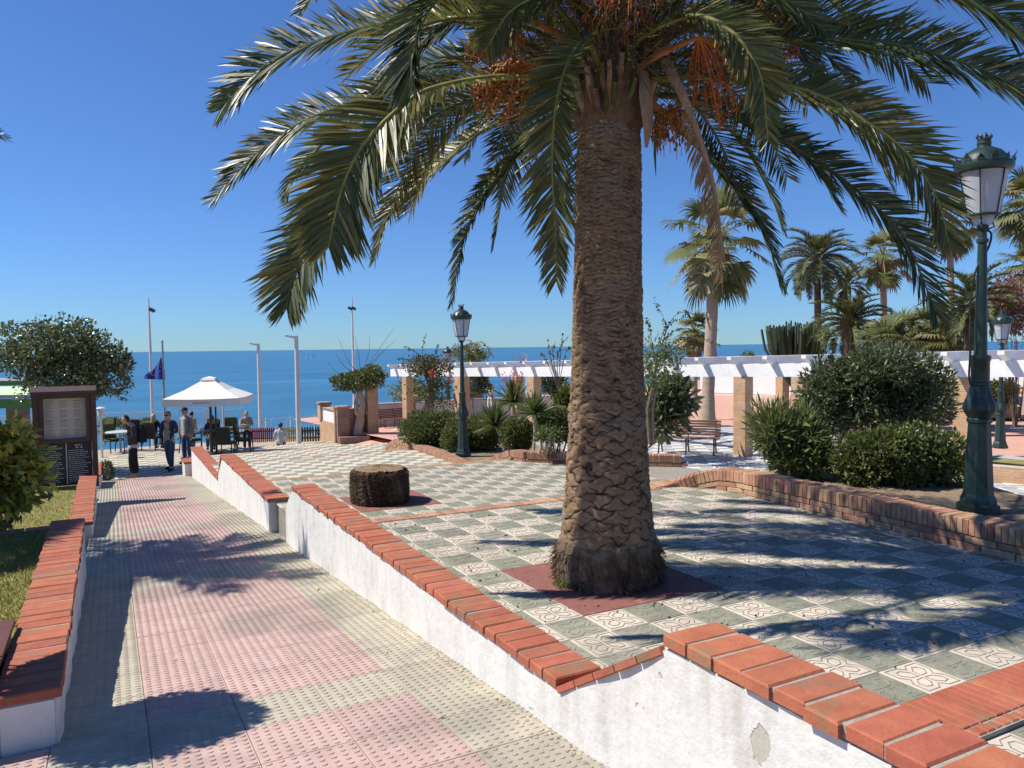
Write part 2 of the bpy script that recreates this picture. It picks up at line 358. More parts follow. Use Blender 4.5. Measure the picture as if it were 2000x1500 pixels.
lp = np.array(lp); o = leafcloud('litter', lp, NR.normal(0, 1, (len(lp), 3))*[1,1,.05], .016, .009, 'litter', spread=.1, up=0, kind='stuff'); tag(o, 'dry crumbs and sand gathered along the foot of the white ramp wall', 'litter')
lp = np.array([(rnd.uniform(-.2, 1.8), y, 0) for y in [2.5+6*rnd.random() for i in range(46)]]); lp[:, 2] = -SL*lp[:, 1]+.008
o = leafcloud('fallen_leaves', lp, NR.normal(0, 1, (len(lp), 3))*[1,1,.1], .035, .016, 'litter', spread=.2, up=.05, kind='stuff'); tag(o, 'few dry leaves scattered over the studded ramp', 'leaves')

# ------------------------------------------------------------------ terraced plaza with relief tiles
TT = .275; TER = [(-3,2.18,-.045),(2.18,6.86,-.02),(6.86,12.37,-.45),(12.37,17.9,-.9),(17.9,23.2,-1.37),(23.2,29.0,-1.85)]
mb = MB()
for a, b, z in TER[:5]: mb.box((1.95, a, z-1.2), (16.4 if z > -.3 and a > 7 else 7.9 if a < 6 else 8.6, b, z-.018))
mb.box((-9, 23.2, -3), (8.9, 28.6, -1.868))
for a, z in ((7.0,-.235),(12.5,-.675),(18.03,-1.135),(23.33,-1.61)): mb.box((2.2, a-.02, z-.6), (6.3, a+.3, z))   # half-height steps below each brick nosing
plaza = mb.build('plaza', 'mortar_floor', kind='structure')
def relief_tile(name, mats, lines=True):
    mb = MB(); h = TT/2-.0018; mb.bbox((-h, -h, -.018), (h, h, 0), .0025)
    def bar(p, q, w=.0062, z=.0022):
        p = Vector((*p, 0))*TT; q = Vector((*q, 0))*TT; t = (q-p).normalized(); s = Vector((-t.y, t.x, 0))*w/2; t *= w*.4
        a, b, c, d = p-t+s, p-t-s, q+t-s, q+t+s; u = Vector((0,0,z)); i = s*.45; 
        mb.add([a+u*.1, b+u*.1, c+u*.1, d+u*.1, a-i+u, b+i+u, c+i+u, d-i+u], [(4,5,6,7),(0,1,5,4),(1,2,6,5),(2,3,7,6),(3,0,4,7)], 1)
    if lines:
        for sx in (-1, 1):
            for sy in (-1, 1):
                f = lambda x, y: (x*sx, y*sy)
                hx = [(.035,.035),(.205,.05),(.315,.17),(.29,.29),(.17,.315),(.05,.205)]
                for a, b in zip(hx, hx[1:]+hx[:1]): bar(f(*a), f(*b))
                bar(f(.42,.13), f(.42,.42)); bar(f(.13,.42), f(.42,.42))
        for a, b in (((.13,.42),(-.0,.30)),((-.13,.42),(0,.30))):
            for q in range(4):
                ro = lambda p: (p[0]*math.cos(q*math.pi/2)-p[1]*math.sin(q*math.pi/2), p[0]*math.sin(q*math.pi/2)+p[1]*math.cos(q*math.pi/2)); bar(ro(a), ro(b))
    return mb.mesh(name, mats)
TM = {0: relief_tile('relief_tile_white', ['tile_white', 'groove_white']), 1: relief_tile('relief_tile_green', ['tile_green', 'groove_green'])}
cells = []
def near(y, z): return z
for ti, (a, b, z, ys, nr, xr) in enumerate([(0,0,-.045,1.835-TT*6,6,14),(0,0,-.02,2.18,17,15),(0,0,-.45,7.415,18,19),(0,0,-.9,12.37+.37,19,17),(0,0,-1.37,17.9+.4,18,20)]):
    for j in range(nr):
        for i in range(-1, xr):
            x = 2.205+TT*(i+.5); y = ys+TT*(j+.5)
            if ti == 1 and 2.48 < x < 3.58 and 3.83 < y < 4.93: continue
            if ti == 2 and 2.755 < x < 3.855 and 9.34 < y < 10.44: continue
            if ti in (1, 0) and x > 6.3: continue
            if ti == 3 and x > 6.62: continue
            if ti == 0 and x > 6.0: continue
            cells.append((ti, i, j, x, y, z))
vis = lambda c: (c[4] > 1.2) and not (c[0] == 2 and c[4] < 8.6) and not (c[0] == 3 and c[4] < 14.3)
cells.sort(key=lambda c: (0 if vis(c) else 1, math.hypot(c[3], c[4])))
stuff = MB()
for n, (ti, i, j, x, y, z) in enumerate(cells):
    k = (i+j+(0 if ti != 2 else 1)) % 2
    if n < 300:
        o = link('tile', TM[k], plaza); o.location = (x, y, z+rnd.uniform(-.0015, .0008)); o.rotation_euler = (rnd.gauss(0,.003), rnd.gauss(0,.003), math.pi/2*rnd.randint(0, 3))
    else:
        h = TT/2-.002; zz = z+rnd.uniform(-.0015, .0008)
        if ti <= 2 and vis((ti,i,j,x,y,z)):
            src = TM[k]; o_ = [(v.co.x+x, v.co.y+y, v.co.z+zz) for v in src.vertices]
            base = len(stuff.v); stuff.v += o_
            for p in src.polygons: stuff.f.append(tuple(base+q for q in p.vertices)); stuff.m.append(k*2+p.material_index)
        else: stuff.bbox((x-h, y-h, zz-.018), (x+h, y+h, zz), .003, k*2)
# cafe terrace, seen too flat to pick single tiles
for i in range(62):
    for j in range(20):
        x = -8.9+TT*(i+.5); y = 23.25+TT*(j+.5); h = TT/2-.002; z = -1.85+rnd.uniform(-.0015, .0008)
        if x < 8.0 and y < 28.55: stuff.bbox((x-h, y-h, z-.018), (x+h, y+h, z), .003, ((i+j) % 2)*2)
stuff.build('paving_tiles', ['tile_white', 'groove_white', 'tile_green', 'groove_green'], plaza, kind='stuff')
# brick nosing strips across the plaza
bs = MB(); bs.bbox((-.031, -.066, -.04), (.031, .066, 0), .004); BS = bs.mesh('strip_brick', 'brick_red')
bt = MB(); bt.bbox((-.031, -.075, -.04), (.031, .075, 0), .004); BT = bt.mesh('strip_brick_tan', 'brick_tan')
for i in range(58):
    x = 2.09+.0678*i
    o = link('brick', BT, plaza); o.location = (x, 6.935, -.014+rnd.uniform(-.002, .002))
bl_ = MB(); bl_.bbox((-.0265, -.135, -.04), (.0265, .135, 0), .004); BL = bl_.mesh('band_brick', 'brick_red')
for i in range(66):                                                  # band of bricks by the near corner, with a course of ends in front
    o = link('brick', BL, plaza); o.location = (2.09+.0585*i, 2.045, -.016+rnd.uniform(-.002, .002)); o.rotation_euler = (0, 0, rnd.gauss(0,.008))
be = MB(); be.bbox((-.026, -.028, -.06), (.026, .028, 0), .005); BE = be.mesh('brick_end', 'brick_red')
for i in range(66):
    o = link('brick', BE, plaza); o.location = (2.10+.0585*i, 1.875, -.018+rnd.uniform(-.004, .002)); o.rotation_euler = (0, 0, rnd.gauss(0,.04))
mb = MB(); mb.box((2.06,1.84,-.10), (5.98,2.19,-.024)); mb.build('band_mortar', 'mortar_joint', plaza)
mb = MB()
for i in range(64):
    for yy, zz, xm in ((12.42,-.447,6.7),(17.95,-.897,6.6),(23.22,-1.367,6.5)):
        x = 2.22+.0678*i
        if x < xm: mb.bbox((x-.031, yy-.07, zz-.04), (x+.031, yy+.07, zz+rnd.uniform(-.002,.003)), .004)
mb.build('nosing_bricks', 'brick_tan', plaza, kind='stuff')
# rubber mats round palm and stump
for nm, x, y, z, lab in (('tree_mat', 2.482, 3.832, -.02, 'dull red square mat round the foot of the big palm'), ('tree_mat', 2.757, 9.342, -.45, 'dull red square mat under the cut palm stump')):
    mb = MB(); mb.bbox((x, y, z-.02), (x+1.096, y+1.096, z+.003), .004); tag(mb.build(nm, 'mat_red'), lab, 'mat', 'red mats in the plaza paving')

# ------------------------------------------------------------------ white parapet walls with brick coping
def brick_mesh(name, L, Wd, H, mat, b=.009):
    mb = MB(); mb.bbox((-L/2, -Wd/2, 0), (L/2, Wd/2, H), b); return mb.mesh(name, mat)
CB = [brick_mesh('coping_brick', .372, .117+.003*i, .045+.0015*i, 'brick_red', .006+.001*i) for i in range(3)]
def parapet(name, label, x0, x1, top, levels, slopes=(), over=.022, endcap=True):
    """top: (y,z) outline of the rendered wall; levels: (ya, yb, z) level copings; slopes: tilted brick courses"""
    t = thing(name, label, 'wall', (x0, top[0][0], -.5))
    inv = Vector((-x0, -top[0][0], .5))
    poly = [(y, z) for y, z in top]; lo = min(z for y, z in top)-1.0; poly = [(top[0][0], lo)]+poly+[(top[-1][0], lo)]
    # rendered face subdivided and slightly uneven
    bm = bmesh.new(); 
    fv = [bm.verts.new((x0, y, z)) for y, z in poly]; f = bm.faces.new(fv)
    ex = bmesh.ops.extrude_face_region(bm, geom=[f]); bmesh.ops.translate(bm, vec=(x1-x0, 0, 0), verts=[e for e in ex['geom'] if isinstance(e, bmesh.types.BMVert)])
    bmesh.ops.recalc_face_normals(bm, faces=bm.faces[:])
    bmesh.ops.bevel(bm, geom=[e for e in bm.edges if e.calc_length() > .05], offset=.014, segments=2, affect='EDGES')
    yl = np.arange(math.ceil(top[0][0]/.12)*.12, top[-1][0], .12)
    for y in yl: bmesh.ops.bisect_plane(bm, geom=bm.verts[:]+bm.edges[:]+bm.faces[:], plane_co=(0, y, 0), plane_no=(0, 1, 0))
    for v in bm.verts: v.co.x += .006*math.sin(v.co.y*7.3+x0)+.004*math.sin(v.co.y*17+v.co.z*9); v.co += inv
    me = bpy.data.meshes.new('wall_body'); bm.to_mesh(me); bm.free(); me.materials.append(MATS['wall_white']); link('wall_body', me, t)
    mo = MB()
    for ya, yb, z in levels:
        n = max(1, round((yb-ya)/.1305)); p = (yb-ya)/n
        mo.box((-.006, ya+.01+inv.y, z-.001+.5), (x1-x0+.012, yb-.01+inv.y, z+.0405+.5))
        for i in range(n):
            o = link('brick', CB[rnd.randint(0, 2)], t); o.scale = ((x1-x0+.036)/.372, p/.131, 1)
            o.location = ((x1-x0)/2+rnd.gauss(0,.004), ya+p*(i+.5)+inv.y, z+.5+rnd.uniform(-.003, .003)); o.rotation_euler = (rnd.gauss(0,.006), rnd.gauss(0,.006), rnd.gauss(0,.01))
    if mo.v: mo.build('mortar', 'mortar_joint', t)
    for (ya, za, yb, zb) in slopes:
        Ls = math.hypot(yb-ya, zb-za); n = max(2, round(Ls/.2)); p = Ls/n; ang = math.atan2(zb-za, yb-ya)
        for i in range(n):
            u = (i+.5)/n; o = link('brick', CB[0], t); o.scale = ((x1-x0+.03)/.372, (p-.010)/.117, .75)
            o.location = ((x1-x0)/2, ya+(yb-ya)*u+inv.y, za+(zb-za)*u+.5); o.rotation_euler = (ang, 0, 0)
    return t
parapet('parapet_wall', 'flaking white ramp wall beside the big palm, stepped top with red brick coping', 1.84, 2.065,
        [(-.4,.468),(2.26,.468),(3.07,-.016),(9.0,-.016),(9.5,-.31)], [(-.4,2.27,.468),(3.06,9.02,-.015)], [(3.07,-.012,2.29,.455)])
parapet('parapet_wall', 'farther white ramp wall with brick coping, ending beside the cafe tables', 1.84, 2.085,
        [(10.55,-.43),(15.46,-.43),(16.1,-.95),(21.6,-.95)], [(10.53,15.47,-.43),(16.08,21.6,-.95)], [(16.1,-.95,15.5,-.43)])
parapet('parapet_wall', 'short low white end block of the ramp wall behind the walking men', 1.72, 1.98, [(22.2,-1.42),(23.3,-1.42)], [(22.2,23.3,-1.42)])
parapet('parapet_wall', 'low white wall with sunlit brick coping at the near left of the ramp', -.53, -.275, [(4.36,-.1),(8.75,-.1),(9.0,-.3)], [(4.34,8.76,-.1)])
parapet('parapet_wall', 'low white wall with brick coping left of the ramp before the menu board', -.53, -.275, [(11.9,-.75),(16.4,-.75)], [(11.88,16.42,-.75)])
parapet('parapet_wall', 'small white wall end with pink brick cap right of the menu board', -.42, -.26, [(20.4,-1.32),(22.6,-1.32)], [(20.4,22.62,-1.32)])

t = thing('parapet_wall', 'front return of the near left wall, facing the viewer in shade', 'wall', (-.53,4.36,-.5)); mb = MB(); mb.box((-1.6,.001,-.6), (-.001,.255,.40)); mb.build('wall_body', 'wall_white', t); mb = MB(); mb.box((-1.6,-.01,.401), (-.03,.265,.441)); mb.build('mortar', 'mortar_joint', t)
for i in range(12): o = link('brick', CB[i % 3], t); o.scale = (.291/.372, .99, 1); o.location = (-.085-.1305*i, .128, .401); o.rotation_euler = (rnd.gauss(0,.006), rnd.gauss(0,.006), math.pi/2+rnd.gauss(0,.01))
# ------------------------------------------------------------------ the big date palm
leafmat('palm_leaf', (.036,.06,.018), (.085,.11,.032), (.18,.165,.055), .14, .42, .28, .45)
leafmat('palm_leaf_gold', (.065,.085,.022), (.125,.13,.034), (.24,.20,.06), .18, .4, .3, .45)
leafmat('palm_dry', (.23,.14,.07), (.36,.24,.13), None, .1, .8, .15, .2)
pm('rachis', (.17,.17,.04), (.30,.28,.08), 8, .5, .1, 60)
pm('rachis_dark', (.06,.075,.02), (.12,.13,.04), 8, .5, .1, 60)
pm('dry_sheath', (.26,.165,.10), (.42,.29,.19), 14, .9, .6, 60, stretch=(6,6,.6))
pm('fruit_stalk', (.40,.12,.03), (.52,.20,.055), 8, .6, .2, 60)
pm('fruit', (.20,.085,.02), (.33,.15,.035), 40, .45, 0, orand=0)
pm('fruit_red', (.28,.055,.022), (.38,.10,.03), 40, .45, 0)
def trunkmat(name, hi, mid, lo):
    m, nt, b = mk(name); pos = N(nt, 'ShaderNodeNewGeometry').outputs['Position']
    col = mixc(nt, ramp(nt, noise(nt, pos, 9, 6, .7, (1, 1, 2.2)), .32, .68), mid, hi)
    at = N(nt, 'ShaderNodeAttribute', attribute_name='rnd').outputs['Fac']
    col = mixc(nt, ramp(nt, noise(nt, pos, 34, 6, .8, (.7, .7, 3)), .52, .72), col, lo)
    col = mixc(nt, ramp(nt, noise(nt, pos, 3.2, 4, .6), .55, .75), col, tuple(.5*x+.11 for x in hi))
    col = mixc(nt, ramp(nt, at, .0, .55), lo, col)
    nt.links.new(col, b.inputs['Base Color']); b.inputs['Roughness'].default_value = .95; b.inputs['Specular IOR Level'].default_value = .15
    bp = N(nt, 'ShaderNodeBump'); bp.inputs['Strength'].default_value = .9; bp.inputs['Distance'].default_value = .02
    ad = N(nt, 'ShaderNodeMath', operation='ADD'); nt.links.new(noise(nt, pos, 55, 6, .7, (1, 1, 1.6)), ad.inputs[0]); nt.links.new(noise(nt, pos, 26, 5, .75, (.5, .5, 3.5)), ad.inputs[1]); nt.links.new(ad.outputs[0], bp.inputs['Height']); nt.links.new(bp.outputs[0], b.inputs['Normal']); MATS[name] = m
trunkmat('palm_trunk', (.41,.29,.18), (.235,.155,.095), (.055,.036,.025))
trunkmat('stump_bark', (.15,.10,.065), (.09,.06,.04), (.035,.024,.016))
trunkmat('palm_roots', (.26,.20,.14), (.16,.115,.075), (.06,.042,.028))
PX, PY, PZ = 3.03, 4.37, -.017
def palm_trunk(t, H=3.24):
    """trunk surface with rows of old leaf-base scars as relief"""
    nu, nv = 220, 520; v = []; rr = []
    zs = np.linspace(0, H, nv)
    prof = np.interp(zs, [0, .05, .18, .26, .34, .7, 1.2, 1.7, 2.3, 3.0, H], [.345, .355, .35, .335, .325, .290, .262, .244, .232, .218, .205])
    lean = np.interp(zs, [0, 1.2, H], [0, .0, .03])
    th = np.linspace(0, 2*np.pi, nu, endpoint=False)
    wob = 1+.025*np.sin(2*th+.6)+.015*np.sin(3*th+2)
    rng = np.random.default_rng(3)
    lat = rng.random((64, 64))
    def vn(a, b):   # tileable value noise
        i = np.floor(a).astype(int); j = np.floor(b).astype(int); f = a-i; g = b-j; f = f*f*(3-2*f); g = g*g*(3-2*g)
        L = lambda x, y: lat[x % 64, y % 64]
        return (L(i,j)*(1-f)+L(i+1,j)*f)*(1-g)+(L(i,j+1)*(1-f)+L(i+1,j+1)*f)*g
    nc = 8; zrow = np.cumsum((zs[1]-zs[0])/(.060+.036*np.clip((1.75-zs)/1.0, 0, 1)))
    for k, z in enumerate(zs):
        u = th/(2*np.pi)
        low = np.clip((z-.27)/.05, 0, 1); big = np.clip((1.75-z)/1.0, 0, 1)
        n1 = vn(u*64, np.full(nu, z*38.)); n2 = vn(u*32+13, np.full(nu, z*14.)); n3 = vn(u*16+5, np.full(nu, z*6.)); n4 = vn(u*64+9, np.full(nu, z*16.))
        hz = zrow[k]; uu = u*nc+.22*(n3-.5); zz = hz+.55*(n2-.5)+.28*(n4-.5)
        A = uu+zz; B = uu-zz; fa = np.abs((A % 1)-.5)*2; fb = np.abs((B % 1)-.5)*2          # crossing spirals of old leaf bases
        edge = np.maximum(fa, fb); gap = np.clip((edge-.80)/.18, 0, 1)*(.45+.75*n2)
        scale = (1-edge**3)*(.6+.8*n4); lip = np.clip(((A % 1)-(B % 1))*.5+.5, 0, 1)
        horiz = np.clip((np.abs(((zz*2.0) % 1)-.5)*2-.72)/.28, 0, 1)*(n1*.6+n4*.8)           # thin level crevices higher up
        rel = (.003+.005*big)*(scale-.5)-(.004+.007*big)*gap-.012*(1-.7*big)*horiz+.012*(n1-.5)+.012*(n3-.5)
        fib = .026*(vn(u*64, np.full(nu, z*9.))-.5)+.016*(vn(u*64*2, np.full(nu, z*22.+5))-.5)
        r = prof[k]*wob+rel*low+fib*(1-low)+.012*(1-low)
        v.append(np.stack([PX+lean[k]+r*np.cos(th), PY+r*np.sin(th), np.full(nu, PZ+z)], 1)); rr.append(np.clip(.62-.75*gap*(.35+.65*big)-.8*horiz*(1-.6*big)+.5*(n1-.5)+.3*(n3-.5), 0, 1)*low+(1-low)*np.clip(.5+1.2*(vn(u*64, np.full(nu, z*9.))-.5), 0, 1))
    v = np.concatenate(v); rr = np.concatenate(rr)
    kk = int(.30/H*nv)
    def part(name, a, b, mat):
        i = np.arange(a, b-1)[:, None]; j = np.arange(nu)[None, :]; j2 = (j+1) % nu
        q = np.stack([i*nu+j, i*nu+j2, (i+1)*nu+j2, (i+1)*nu+j], -1).reshape(-1, 4)-a*nu
        me = npmesh(name, v[a*nu:b*nu], q, mat, rr[a*nu:b*nu]); me.polygons.foreach_set('use_smooth', [True]*len(me.polygons)); return link(name, me, t)
    return part('trunk', kk-1, nv, 'palm_trunk'), part('root_collar', 0, kk, 'palm_roots')
def frond_mesh(pts, Lmax, nl, rng, start=.14, hang=.25, wid=.020, nseg=3, r0=.026, vee=.55, side=None, messy=.10, twist=0.):
    """rachis points + leaflets in two ranks; returns (rachis MB, leaflet arrays)"""
    n = 48; cv = catmull(pts, n); ra = [max(.003, r0*(1-.88*(i/(n-1))**.8)) for i in range(n)]
    rmb = MB(); rmb.tube(cv, ra, 6, flat=.75)
    d0 = cv[-1]-cv[0]; h = Vector((d0.x, d0.y, 0))
    if side is None:
        side = Vector((0,0,1)).cross(h).normalized() if h.length > .05 else Vector((1,0,0)); side = -side
    V = []; Q = []; RR = []
    for i in range(nl):
        u = start+(1-start)*(i+.5)/nl; f = u*(n-1); j = min(int(f), n-2); p = cv[j].lerp(cv[j+1], f-j); t = (cv[min(j+2, n-1)]-cv[max(j-1, 0)]).normalized()
        s = (side-t*side.dot(t)).normalized(); nn = s.cross(t)
        if twist: tw = R(twist)*min(1, .35+1.1*u); s, nn = s*math.cos(tw)+nn*math.sin(tw), nn*math.cos(tw)-s*math.sin(tw)
        env = min(1, .45+2.2*(u-start)/(1-start)) * min(1, .42+2.3*(1-u))
        for sg in (-1, 1):
            L = Lmax*env*(1+rng.normal(0, messy)); ang = R(60-24*u)+rng.normal(0, .09); ve = vee*(1-.35*u)+rng.normal(0, .10)
            d = t*math.cos(ang)+(s*sg*math.cos(ve)+nn*math.sin(ve))*math.sin(ang); w = wid*(.75+.5*rng.random())*(.55+.45*env); b = len(V); rv = rng.random()
            q = p.copy(); wd = (t-d*t.dot(d)).normalized(); hg = hang*(.6+.8*rng.random())
            up2 = d.cross(wd).normalized(); rot = rng.normal(0, .45); wd = wd*math.cos(rot)+up2*math.sin(rot)
            for k in range(nseg+1):
                x = k/nseg; ww = w*(.45 if k == 0 else 1 if k < nseg else .0)*(1-.25*x)
                V.append(q+wd*ww*.5); V.append(q-wd*ww*.5); RR += [rv, rv]
                d2 = (d+Vector((0,0,-1))*hg*x*x*1.2).normalized(); q = q+d2*(L/nseg)
            for k in range(nseg): Q.append((b+2*k, b+2*k+1, b+2*k+3, b+2*k+2))
    return rmb, np.array([tuple(x) for x in V]), np.array(Q), np.array(RR)
def add_frond(parent, pts, Lmax, nl, rng, leaf='palm_leaf', rach='rachis', name='frond', **k):
    rmb, V, Q, RR = frond_mesh(pts, Lmax, nl, rng, **k)
    o = rmb.build(name, rach, parent, smooth=True); link('leaflets', npmesh('leaflets', V, Q, leaf, RR), o); return o
palm = thing('date_palm', 'big stout date palm in the middle of the plaza with orange fruit stalks', 'palm tree')
palm_trunk(palm)
CR = Vector((PX+.02, PY, 3.36))
FR = [  # photographed fronds: base pixel, depth, then the run of the midrib
 ([(1170,150,5.3),(1010,80,5.25),(880,38,5.3),(764,43,5.4),(619,80,5.5),(525,122,5.6),(462,180,5.65),(432,214,5.7)], .36, 84, 'palm_leaf'),
 ([(1165,175,5.4),(950,160,5.7),(800,172,5.9),(687,202,6.1),(593,237,6.2),(521,284,6.3),(465,334,6.3),(415,392,6.35)], .33, 80, 'palm_leaf'),
 ([(1170,190,5.6),(900,190,6.6),(760,215,7.2),(653,262,7.4),(610,300,7.5),(572,354,7.5),(562,384,7.5)], .32, 60, 'palm_leaf'),
 ([(1165,160,5.2),(990,150,4.8),(849,172,4.5),(781,211,4.4),(713,279,4.3),(674,352,4.25),(653,427,4.25),(642,482,4.25)], .37, 86, 'palm_leaf_gold'),
 ([(1165,185,5.3),(950,190,5.1),(800,255,5.0),(690,350,5.0),(622,445,5.0),(589,505,5.0),(568,560,5.0),(560,604,5.0)], .34, 84, 'palm_leaf'),
 ([(1170,200,5.5),(1050,218,5.9),(947,254,6.3),(871,309,6.5),(807,369,6.6),(755,424,6.6),(732,508,6.6)], .27, 74, 'palm_leaf_gold'),
 ([(1175,210,5.5),(1090,235,5.9),(1037,275,6.1),(986,330,6.2),(947,378,6.3),(905,464,6.3),(882,596,6.3)], .24, 74, 'palm_leaf'),
 ([(1180,215,5.6),(1080,260,6.6),(1020,290,7.2),(990,343,7.4),(973,427,7.4),(963,484,7.4)], .20, 50, 'palm_leaf'),
 ([(1180,150,5.1),(1150,85,4.8),(1122,100,4.55),(1097,160,4.4),(1083,235,4.35),(1079,337,4.4),(1085,440,4.45),(1087,550,4.45)], .27, 84, 'palm_leaf_gold'),
 ([(1170,120,5.1),(1040,-40,4.6),(930,-60,4.35),(838,18,4.2),(807,106,4.15),(806,172,4.15)], .33, 70, 'palm_leaf'),
 ([(1225,110,5.1),(1255,71,4.9),(1319,38,4.7),(1375,33,4.55),(1431,64,4.45),(1467,111,4.4),(1489,163,4.4),(1500,274,4.4)], .24, 78, 'palm_leaf_gold'),
 ([(1225,140,5.2),(1380,95,5.1),(1539,78,5.0),(1663,79,4.95),(1787,95,4.9),(1911,134,4.9),(2000,180,4.9),(2080,262,4.9)], .36, 90, 'palm_leaf'),
 ([(1225,160,5.2),(1370,150,5.0),(1506,162,4.85),(1601,188,4.8),(1684,233,4.75),(1767,295,4.7),(1829,386,4.7),(1853,476,4.7)], .34, 88, 'palm_leaf_gold'),
 ([(1225,185,5.3),(1330,190,5.4),(1436,229,5.5),(1539,283,5.5),(1622,333,5.5),(1705,399,5.5),(1767,465,5.5),(1816,580,5.5),(1828,612,5.5)], .34, 90, 'palm_leaf'),
 ([(1225,200,5.5),(1280,222,5.9),(1333,262,6.1),(1407,333,6.3),(1457,390,6.4),(1498,465,6.4),(1525,558,6.4)], .30, 80, 'palm_leaf'),
 ([(1220,110,5.2),(1400,-50,5.1),(1620,-75,5.0),(1800,-40,5.0),(1911,6,5.0),(2000,66,5.0),(2060,150,5.0)], .36, 80, 'palm_leaf'),
 ([(1190,110,5.3),(1010,-110,5.6),(820,-150,5.8),(680,-90,6.0),(590,18,6.0)], .32, 70, 'palm_leaf'),
 ([(1225,170,5.6),(1420,130,6.6),(1600,190,7.4),(1700,280,7.6),(1740,360,7.6)], .33, 60, 'palm_leaf'),
 ([(1225,180,5.7),(1340,200,6.8),(1440,270,7.6),(1500,370,7.9),(1530,450,7.9)], .30, 60, 'palm_leaf'),
 ([(1175,180,5.7),(1060,170,6.8),(960,215,7.6),(880,310,7.9)], .30, 56, 'palm_leaf'),
 ([(1190,120,5.5),(1090,-60,6.6),(960,-90,7.4),(850,-20,7.8),(790,90,7.9)], .34, 60, 'palm_leaf'),
 ([(1210,120,5.5),(1330,-60,6.6),(1480,-80,7.4),(1620,0,7.8),(1700,110,7.9)], .34, 60, 'palm_leaf'),
 ([(1180,130,5.4),(1080,40,5.6),(960,10,5.7),(850,60,5.8),(770,150,5.8)], .32, 66, 'palm_leaf'),
 ([(1215,130,5.4),(1330,50,5.7),(1450,30,5.9),(1580,80,6.0),(1665,155,6.0)], .32, 66, 'palm_leaf'),
 ([(1190,120,5.2),(1150,30,4.9),(1080,-10,4.7),(1000,20,4.6),(950,95,4.6)], .26, 60, 'palm_leaf_gold'),
 ([(1210,120,5.3),(1290,10,5.5),(1380,-20,5.6),(1480,10,5.6),(1560,90,5.6),(1605,175,5.6)], .30, 70, 'palm_leaf'),
 ([(1200,140,5.7),(1050,100,6.4),(900,110,6.7),(760,160,6.8),(690,235,6.8)], .32, 66, 'palm_leaf'),
 ([(1220,170,5.7),(1350,180,6.4),(1480,230,6.8),(1580,310,6.9),(1640,405,6.9)], .32, 66, 'palm_leaf'),
 ([(1215,120,5.2),(1290,20,5.0),(1400,-30,4.9),(1520,-10,4.85),(1610,60,4.85)], .26, 60, 'palm_leaf'),
]
rf = np.random.default_rng(11)
for i, (pix, L, nl, lm) in enumerate(FR):
    tw = 0 if i in (8, 9) else (-62 if pix[-1][0] > 1200 else 62)*(.75 if i == 10 else 1)      # the outer part of each leaf turns its flat side outwards
    add_frond(palm, [W(*p) for p in pix], L*1.02, int(nl*2.4), rf, lm, 'rachis' if lm.endswith('gold') else 'rachis_dark', twist=tw, vee=.55 if tw == 0 else .28)
for i in range(10):     # the upright heart of the crown, mostly above the picture but casting its shade
    az = i*2.39996+.4; el = R(84-34*(i/9)); L = 2.5+.4*rf.random(); h = Vector((math.cos(az), math.sin(az), 0)); p = CR.copy(); p.z += .15; pts = [p.copy()]
    for k in range(5):
        e = el-R(19)*k; p = p+(h*math.cos(e)+Vector((0,0,1))*math.sin(e))*L/5; pts.append(p.copy())
    add_frond(palm, pts, .42, 100, rf, 'palm_leaf', 'rachis_dark', nseg=2)
for i in range(12):     # lower leaves at the back and sides that fill the crown between the big ones
    az = YAW*-1+math.pi/2+rf.uniform(-1.9, 1.9); el = R(rf.uniform(8, 46)); L = 1.9+.5*rf.random(); h = Vector((math.cos(az), math.sin(az), 0)); p = CR.copy(); pts = [p.copy()]
    for k in range(5): e = el-R(20)*k; p = p+(h*math.cos(e)+Vector((0,0,1))*math.sin(e))*L/5; pts.append(p.copy())
    add_frond(palm, pts, .38, 110, rf, 'palm_leaf' if i % 3 else 'palm_leaf_gold', 'rachis_dark', nseg=2, twist=rf.uniform(-50, 50))
# dead fronds and sheaths hanging against the trunk top
def hanging(pix, L, nl, w0):
    return add_frond(palm, [W(*p) for p in pix], L, nl, rf, 'palm_dry', 'dry_sheath', 'dead_frond', start=.25, hang=1.6, wid=.016, r0=w0, vee=-.6, messy=.3)
hanging([(1300,120,5.0),(1335,190,4.85),(1365,270,4.8),(1390,350,4.8),(1405,440,4.8),(1410,550,4.8)], .20, 80, .045)
mb = MB(); mb.tube([W(1258,140,5.0), W(1262,190,4.93), W(1266,240,4.92), W(1262,288,4.93)], [.035,.055,.042,.012], 8, flat=.35); mb.build('dry_sheath', 'dry_sheath', palm, True)
mb = MB(); mb.tube([W(1280,265,4.98), W(1279,300,4.96), W(1281,345,4.97)], [.006,.012,.002], 6, flat=.4); mb.build('dry_sheath', 'rachis_dark', palm, True)
pm('bark_neck', (.10,.06,.04), (.19,.12,.08), 20, .95, .6, 60)
mb = MB(); mb.lathe([(.19,3.0),(.235,3.12),(.25,3.3),(.22,3.5),(.12,3.8)], 20, c=(PX+.03,PY,PZ)); mb.build('leaf_base_mass', 'bark_neck', palm, True)
for i in range(64):     # cut leaf stubs round the neck
    az = rf.random()*6.283; z = PZ+3.10+.26*rf.random(); h = Vector((math.cos(az), math.sin(az), 0)); mb = MB()
    a = Vector((PX+.03, PY, z))+h*.17; e = a+h*(.06+.10*rf.random())+Vector((0,0,.12+.20*rf.random()))
    mb.tube([a, a.lerp(e, .5)+h*.03, e], [.05,.042,.03], 6, flat=.5); mb.build('leaf_stub', ('dry_sheath','rachis_dark','bark_neck')[i % 3], palm, True)
mb = MB(); fpts = []; fd = []
